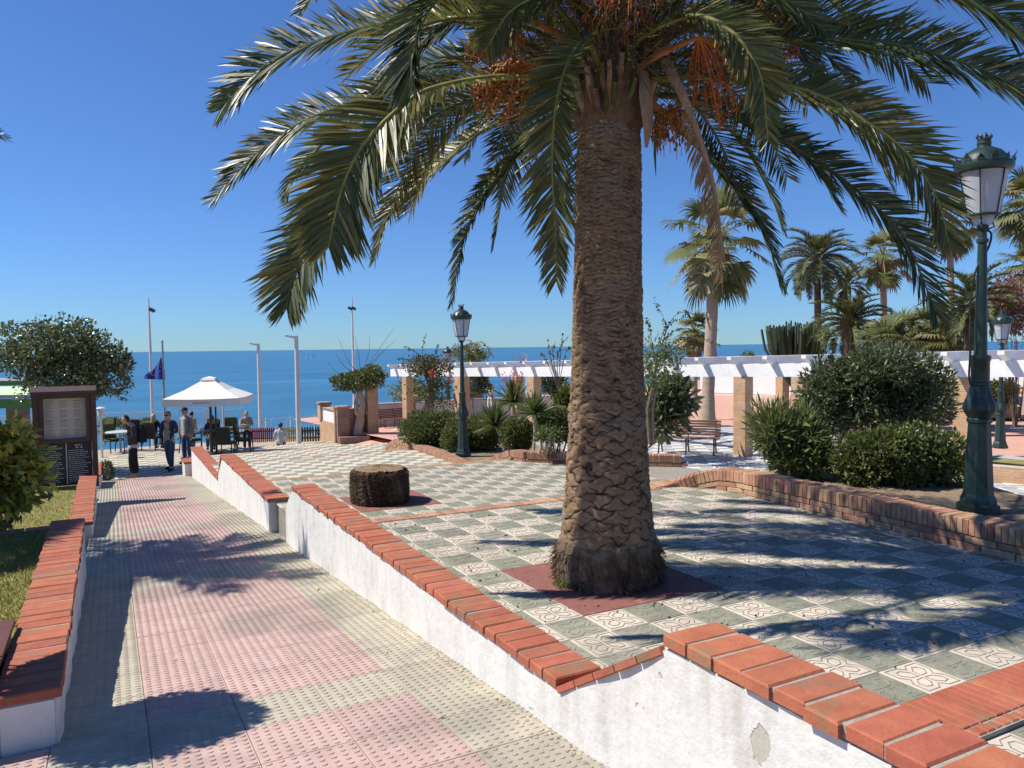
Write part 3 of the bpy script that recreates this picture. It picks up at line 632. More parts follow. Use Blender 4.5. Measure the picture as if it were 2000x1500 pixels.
for i in range(3600):   # brown fibre and dead leaflet tangle among the leaf bases
    az = rf.random()*6.283; rr_ = .12+.42*rf.random()**1.4; fpts.append((PX+.02+rr_*math.cos(az), PY+rr_*math.sin(az), PZ+3.36+.62*rf.random())); fd.append((math.cos(az), math.sin(az), rf.normal(0,.7)))
leafmat('palm_fibre', (.10,.07,.045), (.21,.15,.09), (.09,.10,.035), .3, .9, .1, .1)
leafcloud('fibre', fpts, fd, .20, .007, 'palm_fibre', palm, spread=.5, up=0, kind='stuff')
# fruit: flat orange stalks, sprays of strings hung with dates
def fruit_bunch(stalk, c, rx, rz, ns, nf, fm):
    a = [W(*p) for p in stalk]; mb = MB(); mb.tube(catmull(a, 10), [.034-.002*i for i in range(10)], 8, flat=.4); o = mb.build('fruit_stalk', 'fruit_stalk', palm, True)
    sp = MB(); e = a[-1]; cc = W(*c); ends = []
    for i in range(ns):
        d = Vector(rf.normal(0, 1, 3)).normalized(); q = cc+Vector((d.x*rx, d.y*rx, d.z*rz-rz*.2)); m_ = e.lerp(q, .5)+Vector((0,0,.05))
        sp.tube([e, m_, q, q+Vector((0,0,-.06))], [.004,.003,.0022,.002], 4, caps=False); ends.append((m_, q))
    sp.build('strings', 'fruit_stalk', o, kind='stuff')
    fb = MB()
    for i in range(nf):
        m_, q = ends[i % len(ends)]; p = m_.lerp(q, .2+.9*rf.random())+Vector(rf.normal(0, .012, 3)); r = .0085+.004*rf.random()
        fb.add([p+Vector(v)*r for v in ((1,0,0),(-1,0,0),(0,1,0),(0,-1,0),(0,0,1.4),(0,0,-1.4))], [(0,2,4),(2,1,4),(1,3,4),(3,0,4),(2,0,5),(1,2,5),(3,1,5),(0,3,5)])
    fb.build('dates', fm, o, smooth=True, kind='stuff')
fruit_bunch([(1180,140,5.2),(1100,120,5.0),(1040,125,4.9)], (985,172,4.95), .20, .17, 60, 1100, 'fruit')
fruit_bunch([(1185,120,5.2),(1080,60,5.0),(1010,30,4.9)], (968,90,5.0), .20, .15, 110, 160, 'fruit')
fruit_bunch([(1215,60,5.0),(1232,10,4.9),(1240,-60,4.8)], (1200,-10,4.8), .3, .2, 90, 300, 'fruit_red')
fruit_bunch([(1225,150,5.1),(1280,110,4.9),(1365,72,4.8)], (1400,160,5.0), .20, .22, 70, 380, 'fruit_red')
fruit_bunch([(1230,120,5.3),(1400,20,5.4),(1480,20,5.4)], (1505,55,5.4), .22, .22, 90, 380, 'fruit_red')
fruit_bunch([(1235,190,5.2),(1275,205,5.1),(1300,220,5.1)], (1318,248,5.1), .15, .13, 60, 420, 'fruit')
# ------------------------------------------------------------------ cut stump
def stump():
    t = thing('palm_stump', 'short cut palm stump with shaggy brown sides on the checkered paving', 'stump', (3.17, 9.89, -.45)); nu, nv = 120, 60; v = []; rr = []
    rng = np.random.default_rng(5); th = np.linspace(0, 2*np.pi, nu, endpoint=False)
    for k in range(nv):
        z = .45*k/(nv-1); f = rng.normal(0, .008, nu)+.007*np.sin(17*th+z*9+2*np.sin(3*th))+.006*np.sin(29*th+z*15)+.012*np.sin(5*th+1)
        r = .372+.012*math.sin(z*9)+f-.03*max(0, (z-.40)/.05)**2; v.append(np.stack([r*np.cos(th), r*np.sin(th), np.full(nu, z)], 1)); rr.append(np.clip(.35+f*18, 0, 1))
    for k in range(1, 14):
        r = .345*(1-k/13.5); v.append(np.stack([r*np.cos(th), r*np.sin(th), .45+.006*rng.normal(0, 1, nu)+.003*k], 1)); rr.append(np.full(nu, .9))
    v = np.concatenate(v); rr = np.concatenate(rr); n = len(v)//nu
    def part(name, a, b, mat):
        i = np.arange(a, b-1)[:, None]; j = np.arange(nu)[None, :]; j2 = (j+1) % nu
        q = np.stack([i*nu+j, i*nu+j2, (i+1)*nu+j2, (i+1)*nu+j], -1).reshape(-1, 4)-a*nu; me = npmesh(name, v[a*nu:b*nu], q, mat, rr[a*nu:b*nu]); link(name, me, t)
    part('bark', 0, nv, 'stump_bark'); part('cut_top', nv-1, n, 'palm_trunk')
    th2 = NR.random(6500)*6.283; z2 = .42*NR.random(6500)**.8
    p = np.stack([.37*np.cos(th2), .37*np.sin(th2), z2], 1); d = np.stack([np.cos(th2)*.5, np.sin(th2)*.5, NR.normal(-.6, .5, 6500)], 1)
    leafmat('root_fibre', (.07,.048,.032), (.17,.12,.08), None, .1, .95, .05, .1)
    leafcloud('fibre', p, d, .035, .006, 'root_fibre', t, spread=.4, up=0, kind='stuff')
    th2 = NR.random(2600)*6.283; z2 = .26*NR.random(2600)
    p = np.stack([PX+.355*np.cos(th2), PY+.355*np.sin(th2), PZ+z2], 1); d = np.stack([np.cos(th2)*.35, np.sin(th2)*.35, NR.normal(-.7, .4, 2600)], 1)
    leafcloud('root_fibre', p, d, .07, .006, 'root_fibre', palm, spread=.35, up=0, kind='stuff')
    leafmat('weed', (.10,.15,.03), (.19,.22,.06), None, .1, .6, .3)
    k = 90; p = np.stack([PX-.37+NR.normal(0,.03,k), PY-.02+NR.normal(0,.06,k), np.full(k, -.015)], 1); o = leafcloud('weed', p, np.tile([0,0,1.], (k,1)), .05, .010, 'weed', None, spread=.5); tag(o, 'small green weed at the left foot of the big palm', 'weed')
stump()
# dates and crumbs dropped round the palm
mb = MB()
for i in range(230):
    a = rf.random()*6.283; r_ = .4+2.4*rf.random()**1.3; x, y = PX+r_*math.cos(a), PY+r_*math.sin(a)
    if not (2.15 < x < 5.8 and 2.3 < y < 6.8): continue
    q = .004+.005*rf.random(); mb.add([(x+vx*q*1.4, y+vy*q, -.014+vz*q) for vx, vy, vz in ((1,0,0),(-1,0,0),(0,1,0),(0,-1,0),(0,0,1),(0,0,-1))], [(0,2,4),(2,1,4),(1,3,4),(3,0,4),(2,0,5),(1,2,5),(3,1,5),(0,3,5)])
plain('dry_date', (.07,.04,.025), .8); tag(mb.build('fallen_dates', 'dry_date', None, True, 'stuff'), 'small dark dates and crumbs dropped on the tiles round the big palm', 'litter')
# ------------------------------------------------------------------ brick planter walls (soldier course on stretchers)
SO = [brick_mesh('soldier_brick', .255, .0435, .118, m, .006) for m in ('brick_tan', 'brick_ochre', 'brick_tan')]
ST = [brick_mesh('stretcher_brick', .118, .244, .0475, m, .005) for m in ('brick_ochre', 'brick_tan')]
def planter_wall(name, label, pts, thick=.255, courses=3, far=False):
    """pts: (x, y, z_top_of_coping) along the wall; bricks follow the line, dipping where the top dips"""
    t = thing(name, label, 'planter wall', pts[0]); o0 = Vector(pts[0]); seg = []
    P = [Vector(p) for p in pts]; tot = 0
    for a, b in zip(P, P[1:]): seg.append((tot, a, b, Vector((b.x-a.x, b.y-a.y, 0)).length)); tot += seg[-1][3]
    def at(s):
        for s0, a, b, L in seg:
            if s <= s0+L+1e-6: u = (s-s0)/L; return a.lerp(b, u), (b-a).normalized()
        return P[-1], (P[-1]-P[-2]).normalized()
    n = int(tot/.0495); joined = MB(); mo = MB()
    for i in range(n):
        p, d = at((i+.5)*tot/n); ang = math.atan2(d.y, d.x)-math.pi/2
        loc = (p.x-o0.x, p.y-o0.y, p.z-.118-o0.z+rnd.uniform(-.003, .003)); rot = (math.asin(max(-1, min(1, d.z))), rnd.gauss(0,.02), ang)
        if not far: o = link('brick', SO[rnd.randint(0, 2)], t); o.location = loc; o.rotation_euler = rot
        else:
            M = Matrix.Translation(loc) @ Matrix.Rotation(ang, 4, 'Z') @ Matrix.Rotation(rot[0], 4, 'X'); joined.bbox((-.127,-.0215,0), (.127,.0215,.118), .005, rnd.randint(0, 1), M)
    n = int(tot/.256)
    for c in range(courses):
        for i in range(n+1):
            s = min(tot-.01, (i+.5*(c % 2))*tot/n+.01); p, d = at(s); ang = math.atan2(d.y, d.x)-math.pi/2
            z = p.z-.118-.012-.0475-c*.0565-o0.z
            for sg in (-1, 1):
                off = Vector((math.cos(ang), math.sin(ang), 0))*sg*.062
                if sg == 1 and False: continue
                loc = (p.x-o0.x+off.x, p.y-o0.y+off.y, z+rnd.uniform(-.002, .002)); rot = (math.asin(max(-1, min(1, d.z))), 0, ang+rnd.gauss(0,.006))
                if not far and sg == -1: o = link('brick', ST[rnd.randint(0, 1)], t); o.location = loc; o.rotation_euler = rot
                else:
                    M = Matrix.Translation(loc) @ Matrix.Rotation(ang, 4, 'Z') @ Matrix.Rotation(rot[0], 4, 'X'); joined.bbox((-.059,-.122,0), (.059,.122,.0475), .004, rnd.randint(0, 1), M)
    if joined.v: joined.build('bricks', ['brick_tan', 'brick_ochre'], t, kind='stuff')
    for s0, a, b, L in seg:
        d = (b-a); ang = math.atan2(d.y, d.x)-math.pi/2; M = Matrix.Translation(a-o0) @ Matrix.Rotation(ang, 4, 'Z') @ Matrix.Rotation(math.asin(d.normalized().z), 4, 'X')
        mo.box((-.112, 0, -.13-.0565*courses-.5), (.112, d.length, -.016), 0, M)
    mo.build('mortar', 'mortar_dark', t); return t
planter_wall('planter_wall', 'low curved brick planter wall on edge, from the big lamp to its sloping end', [(5.98,1.4,.205),(6.0,3.4,.215),(6.08,5.0,.22),(6.13,6.2,.225),(6.09,6.5,.21),(5.98,6.75,.14),(5.8,6.95,.04),(5.55,7.02,-.0),(5.2,7.02,-.012)])
planter_wall('planter_wall', 'low brick planter wall with a pointed corner beside the middle lamp', [(8.6,10.2,-.27),(7.6,11.05,-.27),(6.62,11.98,-.27),(6.55,12.4,-.28),(6.62,13.4,-.56),(6.66,14.6,-.85),(6.68,15.6,-.80),(6.70,16.6,-.76),(6.72,19.2,-.76),(6.9,20.6,-1.1)], far=True)
mb = MB(); mb.box((6.16, 1.2, -.6), (8.05, 6.75, .06)); mb.build('planting_bed', 'soil', kind='structure')
mb = MB(); mb.prism([(6.8,13.0),(8.6,10.9),(9.6,12.0),(9.4,20.0),(6.85,20.0)], 'z', -1.6, -.86); mb.build('planting_bed', 'soil', kind='structure')
# ------------------------------------------------------------------ paving under and behind the pergola
ZP = -1.2
mb = MB(); mb.add([(7.9,4,ZP-.03),(70,-12,ZP-.03),(70,60,ZP-.03),(8.3,40,-1.95),(8.3,20,ZP-.1)], [(0,1,2,3,4)]); mb.build('promenade', 'pink_paving', kind='structure')
mb = MB()
TV = Vector((-.187,.982,0)); NV = Vector((.982,.187,0)); PB = Vector((14.09,14.38,0))
for i in range(-28, 52):
    for j in range(-14, 13):
        p = PB+TV*(i*.42)+NV*(j*.42-1.2); z = ZP if i < 14 else ZP-(i-14)*.42*.045
        if p.x < 8.7 or (p.x < 9.6 and 10.5 < p.y < 20.2) or (p.x < 10 and p.y > 26): continue
        M = Matrix.Translation((p.x, p.y, z)) @ Matrix.Rotation(math.atan2(-TV.x, TV.y)+(math.pi/4 if j > -9 else 0), 4, 'Z'); h = .148 if j > -9 else .2
        mb.box((-h,-h,-.02), (h,h,.0), (i+j) % 2, M)
a_ = PB+TV*-12+NV*-7.2; b_ = PB+TV*7+NV*-5.4; mb.add([(8.72,7.0,ZP-.012),(20,2,ZP-.012),(19,21,ZP-.012),(9.7,21,ZP-.012),(9.7,10,ZP-.012),(8.72,10,ZP-.012)], [(0,1,2,3,4,5)], 1); mb.build('pergola_paving', ['marble_white', 'grey_paving'], kind='stuff'); tag(bpy.data.objects['pergola_paving'], 'grey and white chequered paving under the white pergola', 'paving')
mb = MB(); mb.box((8.0,6.7,-1.9), (40,60,ZP-.035)); 
# ------------------------------------------------------------------ pergola
def zb(y): return .79-.022*(y-14.35)
perg = thing('pergola', 'long white pergola on brick pillars running across behind the plaza', 'pergola', (14.09, 14.35, ZP))
PO = Vector((14.09, 14.35, ZP))
def pline(y, off=0): u = (y-14.35)/TV.y; return Vector((14.09+TV.x*u, y, ZP))+NV*off
MR = Matrix.Rotation(math.atan2(-TV.x, TV.y), 4, 'Z')
for y in (6.3, 10.3, 14.35, 18.35, 22.35, 26.4, 30.4):
    for off in (0, 2.6):
        p = pline(y, off); b = ZP if y < 20 else ZP-(y-20)*.045
        mb = MB(); M = Matrix.Translation(p-PO+Vector((0,0,ZP))) @ MR; mb.box((-.17,-.17,b-ZP-.3), (.17,.17,zb(y)-ZP-.002), 0, Matrix.Translation(p-PO) @ MR); mb.build('pillar', 'brick_pillar', perg)
for off in (0, 2.6):
    a, b = 4.2, 31.6; mb = MB(); pa, pb = pline(a, off)-PO, pline(b, off)-PO; vs = []
    for p, y in ((pa, a), (pb, b)):
        for s, z in ((-.11, 0), (.11, 0), (.11, .31), (-.11, .31)): q = p+NV*s; vs.append((q.x, q.y, zb(y)+z-ZP))
    mb.add(vs, [(0,1,2,3),(7,6,5,4),(0,4,5,1),(1,5,6,2),(2,6,7,3),(3,7,4,0)]); mb.build('beam', 'white_paint', perg)
mb = MB(); mb.prism([(-.45,.19),(-.45,.115),(-.16,0),(2.76,0),(3.05,.115),(3.05,.19)], 'y', -.06, .06); PU = mb.mesh('purlin', 'white_paint')
for i in range(28):
    y = 4.6+i*.985; p = pline(y)-PO; o = link('purlin', PU, perg); o.location = (p.x, p.y, zb(y)+.314-ZP); o.rotation_euler = (0, 0, math.atan2(-TV.x, TV.y)+rnd.gauss(0,.008))
# ------------------------------------------------------------------ lamp posts
plain('lamp_green', (.018,.044,.038), .42, .5, 0, .7, 20, .12)
m, nt_, b_ = mk('lamp_glass'); b_.inputs['Base Color'].default_value = (.72,.75,.80,1); b_.inputs['Roughness'].default_value = .45; b_.inputs['Transmission Weight'].default_value = .55; b_.inputs['IOR'].default_value = 1.1; MATS['lamp_glass'] = m
plain('cable_black', (.03,.04,.035), .6)
def lamp(label, loc, s=1., rz=0):
    t = thing('lamp_post', label, 'lamp post', loc, rz, 'green lamp posts'); t.scale = (s,)*3
    mb = MB(); mb.lathe([(.178,0),(.178,.07),(.152,.085),(.150,.12),(.128,.17),(.126,.19),(.094,.80),(.093,.83),(.106,.84),(.106,.87),(.097,.88)], 8, rot=.5); mb.build('base', 'lamp_green', t)
    mb = MB(); n = 24; pr = [(.097,.88),(.121,.93),(.133,.965),(.130,1.0),(.107,1.06),(.089,1.12),(.080,1.18)]; vs = []
    for r, z in pr:
        for j in range(n): q = 2*math.pi*j/n; f = 1+.06*math.cos(12*q)*(1 if .9 < z < 1.15 else 0); vs.append((r*f*math.cos(q), r*f*math.sin(q), z))
    mb.add(vs, [(i*n+j, i*n+(j+1) % n, (i+1)*n+(j+1) % n, (i+1)*n+j) for i in range(len(pr)-1) for j in range(n)]); mb.lathe([(.080,1.18),(.089,1.185),(.089,1.205),(.078,1.21),(.078,1.40),(.086,1.41),(.086,1.45),(.064,1.46)], 16); mb.build('collar', 'lamp_green', t, True)
    mb = MB(); mb.lathe([(.055,1.44),(.052,1.7),(.046,2.1),(.038,2.48),(.050,2.49),(.050,2.52),(.036,2.53),(.034,2.60),(.05,2.61),(.05,2.64),(.03,2.65)], 14); mb.build('shaft', 'lamp_green', t, True)
    mb = MB()
    for k in range(4):
        q = k*math.pi/2+.4; c, s_ = math.cos(q), math.sin(q); mb.tube([(c*.03,s_*.03,2.60),(c*.09,s_*.09,2.625),(c*.075,s_*.075,2.68),(c*.125,s_*.125,2.735)], .008, 5)
    mb.build('bracket', 'lamp_green', t)
    mb = MB(); mb.lathe([(.135,2.725),(.142,2.73),(.142,2.745),(.132,2.745)], 24)
    for k in range(6):
        q = k*math.pi/3+.4; c, s_ = math.cos(q), math.sin(q); mb.tube([(c*.138,s_*.138,2.74),(c*.205,s_*.205,3.13)], .0065, 5)
    mb.build('lantern_frame', 'lamp_green', t)
    for k in range(6):
        mb = MB(); q0 = k*math.pi/3+.43; nn = 4; vs = []
        for r, z in ((.130,2.745),(.198,3.13)):
            for j in range(nn+1): q = q0+(math.pi/3-.06)*j/nn; vs.append((r*math.cos(q), r*math.sin(q), z))
        for r, z in ((.126,2.745),(.194,3.13)):
            for j in range(nn+1): q = q0+(math.pi/3-.06)*j/nn; vs.append((r*math.cos(q), r*math.sin(q), z))
        a = nn+1; mb.add(vs, [(j, j+1, a+j+1, a+j) for j in range(nn)]+[(2*a+j+1, 2*a+j, 3*a+j, 3*a+j+1) for j in range(nn)]); mb.build('pane', 'lamp_glass', t, True)
    mb = MB(); mb.lathe([(.075,2.56+.09),(.10,2.73)], 16); mb.build('glass_bowl', 'lamp_glass', t, True)
    mb = MB(); mb.lathe([(.205,3.12),(.232,3.135),(.245,3.17),(.24,3.20),(.215,3.205),(.20,3.22),(.185,3.26),(.14,3.31),(.085,3.34),(.06,3.35),(.055,3.37),(.062,3.385),(.05,3.40)], 24); cp = mb.build('cap', 'lamp_green', t, True)
    mb = MB()
    for k in range(14):
        q = 2*math.pi*k/14; c, s_ = math.cos(q), math.sin(q); M = Matrix.Translation((c*.24, s_*.24, 3.205)) @ Matrix.Rotation(q, 4, 'Z'); mb.box((-.006,-.03,0), (.006,.03,.022), 0, M)
        hgt = .075 if k % 2 else .048; mb.add([M @ Vector(v) for v in ((.004,-.024,.02),(.004,.024,.02),(.03,0,hgt),(-.008,-.018,.02),(-.008,.018,.02))], [(0,1,2),(4,3,2),(3,0,2),(1,4,2)])
    mb.build('cresting', 'lamp_green', cp)
    mb = MB(); mb.lathe([(.05,3.39),(.056,3.40),(.056,3.42),(.03,3.43)], 12)
    for k in range(8):
        q = math.pi*k/4; mb.tube([(.045*math.cos(q),.045*math.sin(q),3.415),(.062*math.cos(q),.062*math.sin(q),3.445),(.05*math.cos(q),.05*math.sin(q),3.475)], [.008,.01,.004], 5)
    mb.build('finial', 'lamp_green', cp); return t
L1 = W(1910, 996, 6.95); L1.z = .062
lamp1 = lamp('tall dark green lamp post standing right beside the low brick wall', L1, (3.43-.062)/3.47)
mb = MB(); d_ = lambda px, py, D: tuple((W(px, py, D)-L1)/lamp1.scale.x)
mb.tube(catmull([d_(1912,480,6.88), d_(1926,452,6.84), d_(1936,458,6.84), d_(1930,485,6.84), d_(1905,530,6.84), d_(1896,600,6.86), d_(1895,690,6.86), d_(1893,740,6.88), d_(1904,762,6.9)], 40), .010, 6); mb.build('cable', 'cable_black', lamp1, True)
L2 = W(905, 890, 17.4); lp2 = lamp('dark green lamp post among the clipped bushes in the middle distance', L2, .985)
L3 = W(1953, 875, 19.1); lamp('dark green lamp post on the pink paving behind the pergola', L3, .985)
for px, py, D, lab in ((1706, 657, 33, 'farthest lamp head showing above the big dark bush'), (1627, 662, 40, 'distant green lamp just left of the low feathery palm'), (874, 676, 36, 'distant lamp cap peeping over shrubs left of the middle lamp')):
    p = W(px, py, D); lamp(lab, (p.x, p.y, p.z-3.47*.98), .98)
# ------------------------------------------------------------------ benches
pm('bench_wood', (.15,.075,.055), (.24,.125,.09), 10, .6, .3, 70, stretch=(1,1,4)); plain('iron', (.05,.035,.03), .5)
def bench(label, a, b, back, n=9):
    a = Vector(a); b = Vector(b); d = (b-a); L = d.length; rz = math.atan2(d.y, d.x); c = (a+b)/2
    t = thing('bench', label, 'bench', c, rz, 'slatted park benches'); sg = back
    for i in range(5): mb = MB(); mb.bbox((-L/2, sg*(-.24+.075*i)-.026, .40+.004*(2-i)**2), (L/2, sg*(-.24+.075*i)+.026, .425+.004*(2-i)**2), .005); mb.build('slat', 'bench_wood', t)
    for i in range(6): mb = MB(); y = sg*(.15+.028*i); mb.bbox((-L/2, y-.012, .47+.065*i), (L/2, y+.012, .52+.065*i), .004); mb.build('slat', 'bench_wood', t)
    for x in (-L/2+.12, 0, L/2-.12):
        mb = MB(); mb.tube([(x, sg*-.27, 0), (x, sg*-.20, .2), (x, sg*-.25, .40)], [.022,.02,.02], 6); mb.tube([(x, sg*.28, 0), (x, sg*.15, .2), (x, sg*.12, .41), (x, sg*.22, .62), (x, sg*.31, .87)], [.022,.02,.022,.018,.016], 6)
        mb.tube([(x, sg*-.25, .39), (x, sg*0, .385), (x, sg*.12, .40)], .02, 6); mb.tube([(x, sg*-.2, .2), (x, 0, .26), (x, sg*.15, .2)], .012, 6); mb.build('leg', 'iron', t)
    return t
bench('brown slatted bench in striped shade under the pergola', (12.62,15.98,ZP), (13.68,14.74,ZP), 1)
q0 = W(742, 840, 31.5); q1 = W(806, 836, 32.5); q0.z = q1.z = -1.75
bench('dark red slatted bench against the low white wall by the sea', q0, q1, 1)
# ------------------------------------------------------------------ shrubs and small trees
leafmat('leaf_dark', (.055,.078,.034), (.12,.145,.062), (.20,.21,.10), .12, .35, .2, .5)
leafmat('leaf_mid', (.075,.105,.03), (.145,.175,.05), (.16,.15,.05), .12, .45, .25, .4)
leafmat('leaf_oleander', (.10,.14,.045), (.20,.235,.08), (.17,.18,.07), .1, .45, .25, .4)
leafmat('leaf_ficus', (.06,.088,.03), (.14,.17,.06), (.26,.27,.15), .16, .3, .2, .6)
leafmat('leaf_gold', (.11,.15,.025), (.28,.30,.05), (.50,.45,.08), .4, .4, .45, .4)
leafmat('leaf_yucca', (.07,.10,.03), (.13,.16,.045), (.20,.19,.07), .1, .45, .2, .4)
leafmat('leaf_russet', (.11,.075,.04), (.17,.12,.055), (.10,.12,.04), .4, .6, .25, .3)
leafmat('leaf_pinkish', (.24,.135,.11), (.34,.21,.17), (.20,.17,.11), .25, .7, .25, .2)
leafmat('petal_red', (.42,.035,.035), (.55,.06,.07), None, .1, .6, .3)
leafmat('petal_orange', (.5,.13,.03), (.55,.2,.04), None, .1, .6, .3)
pm('bark', (.13,.095,.065), (.24,.18,.13), 18, .95, .7, 60, stretch=(1,1,.4)); pm('bark_pale', (.34,.27,.20), (.46,.38,.30), 10, .95, .6, 50, stretch=(1,1,.5)); pm('twig', (.12,.085,.065), (.20,.14,.11), 18, .9, 0)
def bpx(D, px, py, rpx, rpy, ry=None):
    p = W(px, py, D); k = D/FPX; return (p.x, p.y, p.z, rpx*k, (ry or rpx*k*.85), rpy*k)
def rooted(base, targets, rng, r=.025, mat='bark', parent=None, n=5, name='stem'):
    for q in targets:
        mb = MB(); b = Vector(base)+Vector((rng.normal(0,.04), rng.normal(0,.04), 0)); q = Vector(q); m = b.lerp(q, .5)+Vector(rng.normal(0, .06, 3))
        mb.tube(catmull([b, m, q], 7), [r*(1-.11*i) for i in range(7)], n); mb.build(name, mat, parent, True)
def shrub(name, label, cat, blobs, n, L, wid, mat, base, nst=6, group=None, spread=.6, up=.3, lump=.16, inner=.5, bark='bark', stemr=.02, seed=1, flowers=None):
    rng = np.random.default_rng(seed); b = Vector(base); t = thing(name, label, cat, b, 0, group)
    bl = [(x[0]-b.x, x[1]-b.y, x[2]-b.z, *x[3:]) for x in blobs]
    p, d = blobpts(bl, n, rng, inner, lump); leafcloud('foliage', p, d, L, wid, mat, t, rng, spread, up, kind='stuff')
    if n > 2500: pi, di = blobpts(bl, int(n*.3), rng, .15, .0); pc = np.array([x[:3] for x in bl]).mean(0); leafcloud('inner_foliage', pc+(pi-pc)*.82, di, L*1.5, wid*2.4, mat, t, rng, 1., 0, kind='stuff')
    if flowers:
        fm, k, fl = flowers; i = rng.choice(len(p), k); leafcloud('flowers', np.repeat(p[i], 6, 0)+d[i].repeat(6, 0)*.05+rng.normal(0,.03,(k*6,3)), np.repeat(d[i], 6, 0), fl, fl*.7, fm, t, rng, .8, .2, kind='stuff')
    tg = [p[rng.integers(len(p))]*np.array([.6,.6,.75]) + 0 for _ in range(nst)]
    rooted((0,0,0), tg, rng, stemr, bark, t)
    return t
G = None
shrub('pittosporum_bush', 'large dark rounded bush behind the hedge, left of the near lamp', 'bush', [bpx(11,1700,765,118,74), bpx(11,1790,762,78,70), bpx(10.8,1620,770,62,62), bpx(10.7,1720,720,92,40), bpx(10.6,1790,800,66,40), bpx(10.7,1610,810,50,48)], 15000, .085, .026, 'leaf_dark', W(1715,905,11.2), 9, inner=.62, seed=2, up=.2, lump=.12, stemr=.035)
shrub('hedge', 'low leafy hedge directly in front of the large dark bush, beside the near lamp', 'hedge', [bpx(8.5,1685,905,72,62), bpx(8.4,1770,900,80,62), bpx(8.3,1845,905,48,62), bpx(8.3,1740,870,70,36)], 9000, .05, .032, 'leaf_mid', (7.55,5.45,.02), 4, inner=.6, seed=3, flowers=('petal_orange', 5, .02), lump=.14)
shrub('oleander', 'bright narrow leaved upright shrub just right of the pergola pillar', 'shrub', [bpx(8.8,1512,838,40,46), bpx(8.8,1562,865,46,66), bpx(8.7,1592,885,28,52), bpx(8.8,1535,890,32,36)], 5200, .12, .017, 'leaf_oleander', (7.05,6.3,.02), 16, inner=.35, seed=4, up=.9, spread=.45, stemr=.012)
shrub('rubber_plant', 'dark glossy large leaved plant behind the striped bench', 'shrub', [bpx(18.8,1300,790,46,46), bpx(18.8,1330,775,28,34), bpx(18.6,1285,825,30,30)], 900, .26, .12, 'leaf_dark', W(1305,868,18.8), 6, inner=.4, seed=5)
shrub('clipped_bush', 'rounded clipped green bush left of the middle lamp', 'bush', [bpx(19.4,835,838,58,35), bpx(19.6,868,828,34,26)], 6500, .06, .036, 'leaf_mid', W(835,872,19.4), 6, 'clipped bushes by the middle lamp', inner=.65, seed=6, lump=.1)
shrub('clipped_bush', 'rounded dark bush directly behind the foot of the middle lamp', 'bush', [bpx(18.4,903,852,46,32), bpx(18.4,946,845,46,35)], 6500, .06, .036, 'leaf_mid', W(925,884,18.4), 6, 'clipped bushes by the middle lamp', inner=.65, seed=7, lump=.1)
shrub('clipped_bush', 'small round green bush between the spiky yuccas', 'bush', [bpx(14.6,1012,847,34,32)], 3200, .055, .034, 'leaf_mid', W(1015,890,14.6), 5, 'clipped bushes by the middle lamp', inner=.62, seed=8, lump=.12)
shrub('clipped_bush', 'loose green bush half hidden behind the left of the big palm trunk', 'bush', [bpx(14.6,1085,830,40,36), bpx(15.5,1108,782,26,28)], 4600, .06, .036, 'leaf_mid', W(1090,890,14.6), 5, 'clipped bushes by the middle lamp', inner=.6, seed=9)
shrub('bare_shrub', 'thin bare stemmed shrub just left of the big palm trunk', 'shrub', [bpx(13.4,1072,848,34,20)], 260, .05, .03, 'leaf_mid', W(1074,897,13.4), 22, inner=.3, seed=10, stemr=.012)
def yucca(label, base, head, L, n, seed):
    rng = np.random.default_rng(seed); b = Vector(base); h = Vector(head)-b; t = thing('yucca', label, 'yucca', b, 0, 'spiky yuccas in the bed')
    mb = MB(); mb.tube([(0,0,0), h*.5+Vector((.02,0,0)), h], [.03,.026,.03], 7); mb.build('trunk', 'bark_pale', t, True)
    V = []; Q = []; RR = []
    for i in range(n):
        az = rng.random()*6.283; el = R(rng.uniform(-25, 88)); d = Vector((math.cos(az)*math.cos(el), math.sin(az)*math.cos(el), math.sin(el))); s = d.cross(Vector(rng.normal(0,1,3))).normalized(); p = h.copy(); k0 = len(V); rv = rng.random(); ll = L*(.75+.4*rng.random())
        for k, w in enumerate((.012,.022,.014,0)):
            V += [tuple(p+s*w), tuple(p-s*w)]; RR += [rv, rv]; p = p+(d+Vector((0,0,-.10*k*k*.3))).normalized()*ll/3
        Q += [(k0+2*k, k0+2*k+1, k0+2*k+3, k0+2*k+2) for k in range(3)]
    link('leaves', npmesh('leaves', V, Q, 'leaf_yucca', RR), t)
yucca('spiky yucca just right of the middle lamp', W(985,880,15.2), W(968,830,15.2), .50, 130, 1)
yucca('tallest spiky yucca in front of the pergola pillar', W(1000,875,16), W(1003,785,16), .55, 140, 2)
yucca('slender pale stemmed yucca left of the big palm trunk', W(1042,884,14.2), W(1044,808,14.2), .46, 130, 3)
yucca('small young yucca low beside the slender stemmed one', W(1052,888,13.6), W(1058,858,13.6), .26, 70, 4)
def twigs(t, base, specs, rng, mat='twig', leaf=None, k=14):
    """long wild shoots; specs are end points (and a bend)"""
    P = []; Dd = []
    for i, (m, e) in enumerate(specs):
        c = catmull([Vector(base), Vector(m), Vector(e)], 14); mb = MB(); mb.tube(c, [.014-.0008*j for j in range(14)], 4); mb.build('shoot', mat, t)
        for j in range(k): u = rng.uniform(5, 12.9); p = c[int(u)].lerp(c[int(u)+1], u % 1); P.append(tuple(p)); Dd.append(tuple(rng.normal(0, 1, 3)))
    if leaf and P: leafcloud('shoot_leaves', P, Dd, .075, .045, leaf, t, rng, .5, -.1, kind='stuff')
def rel(b, *q): return tuple(W(*q)-b)
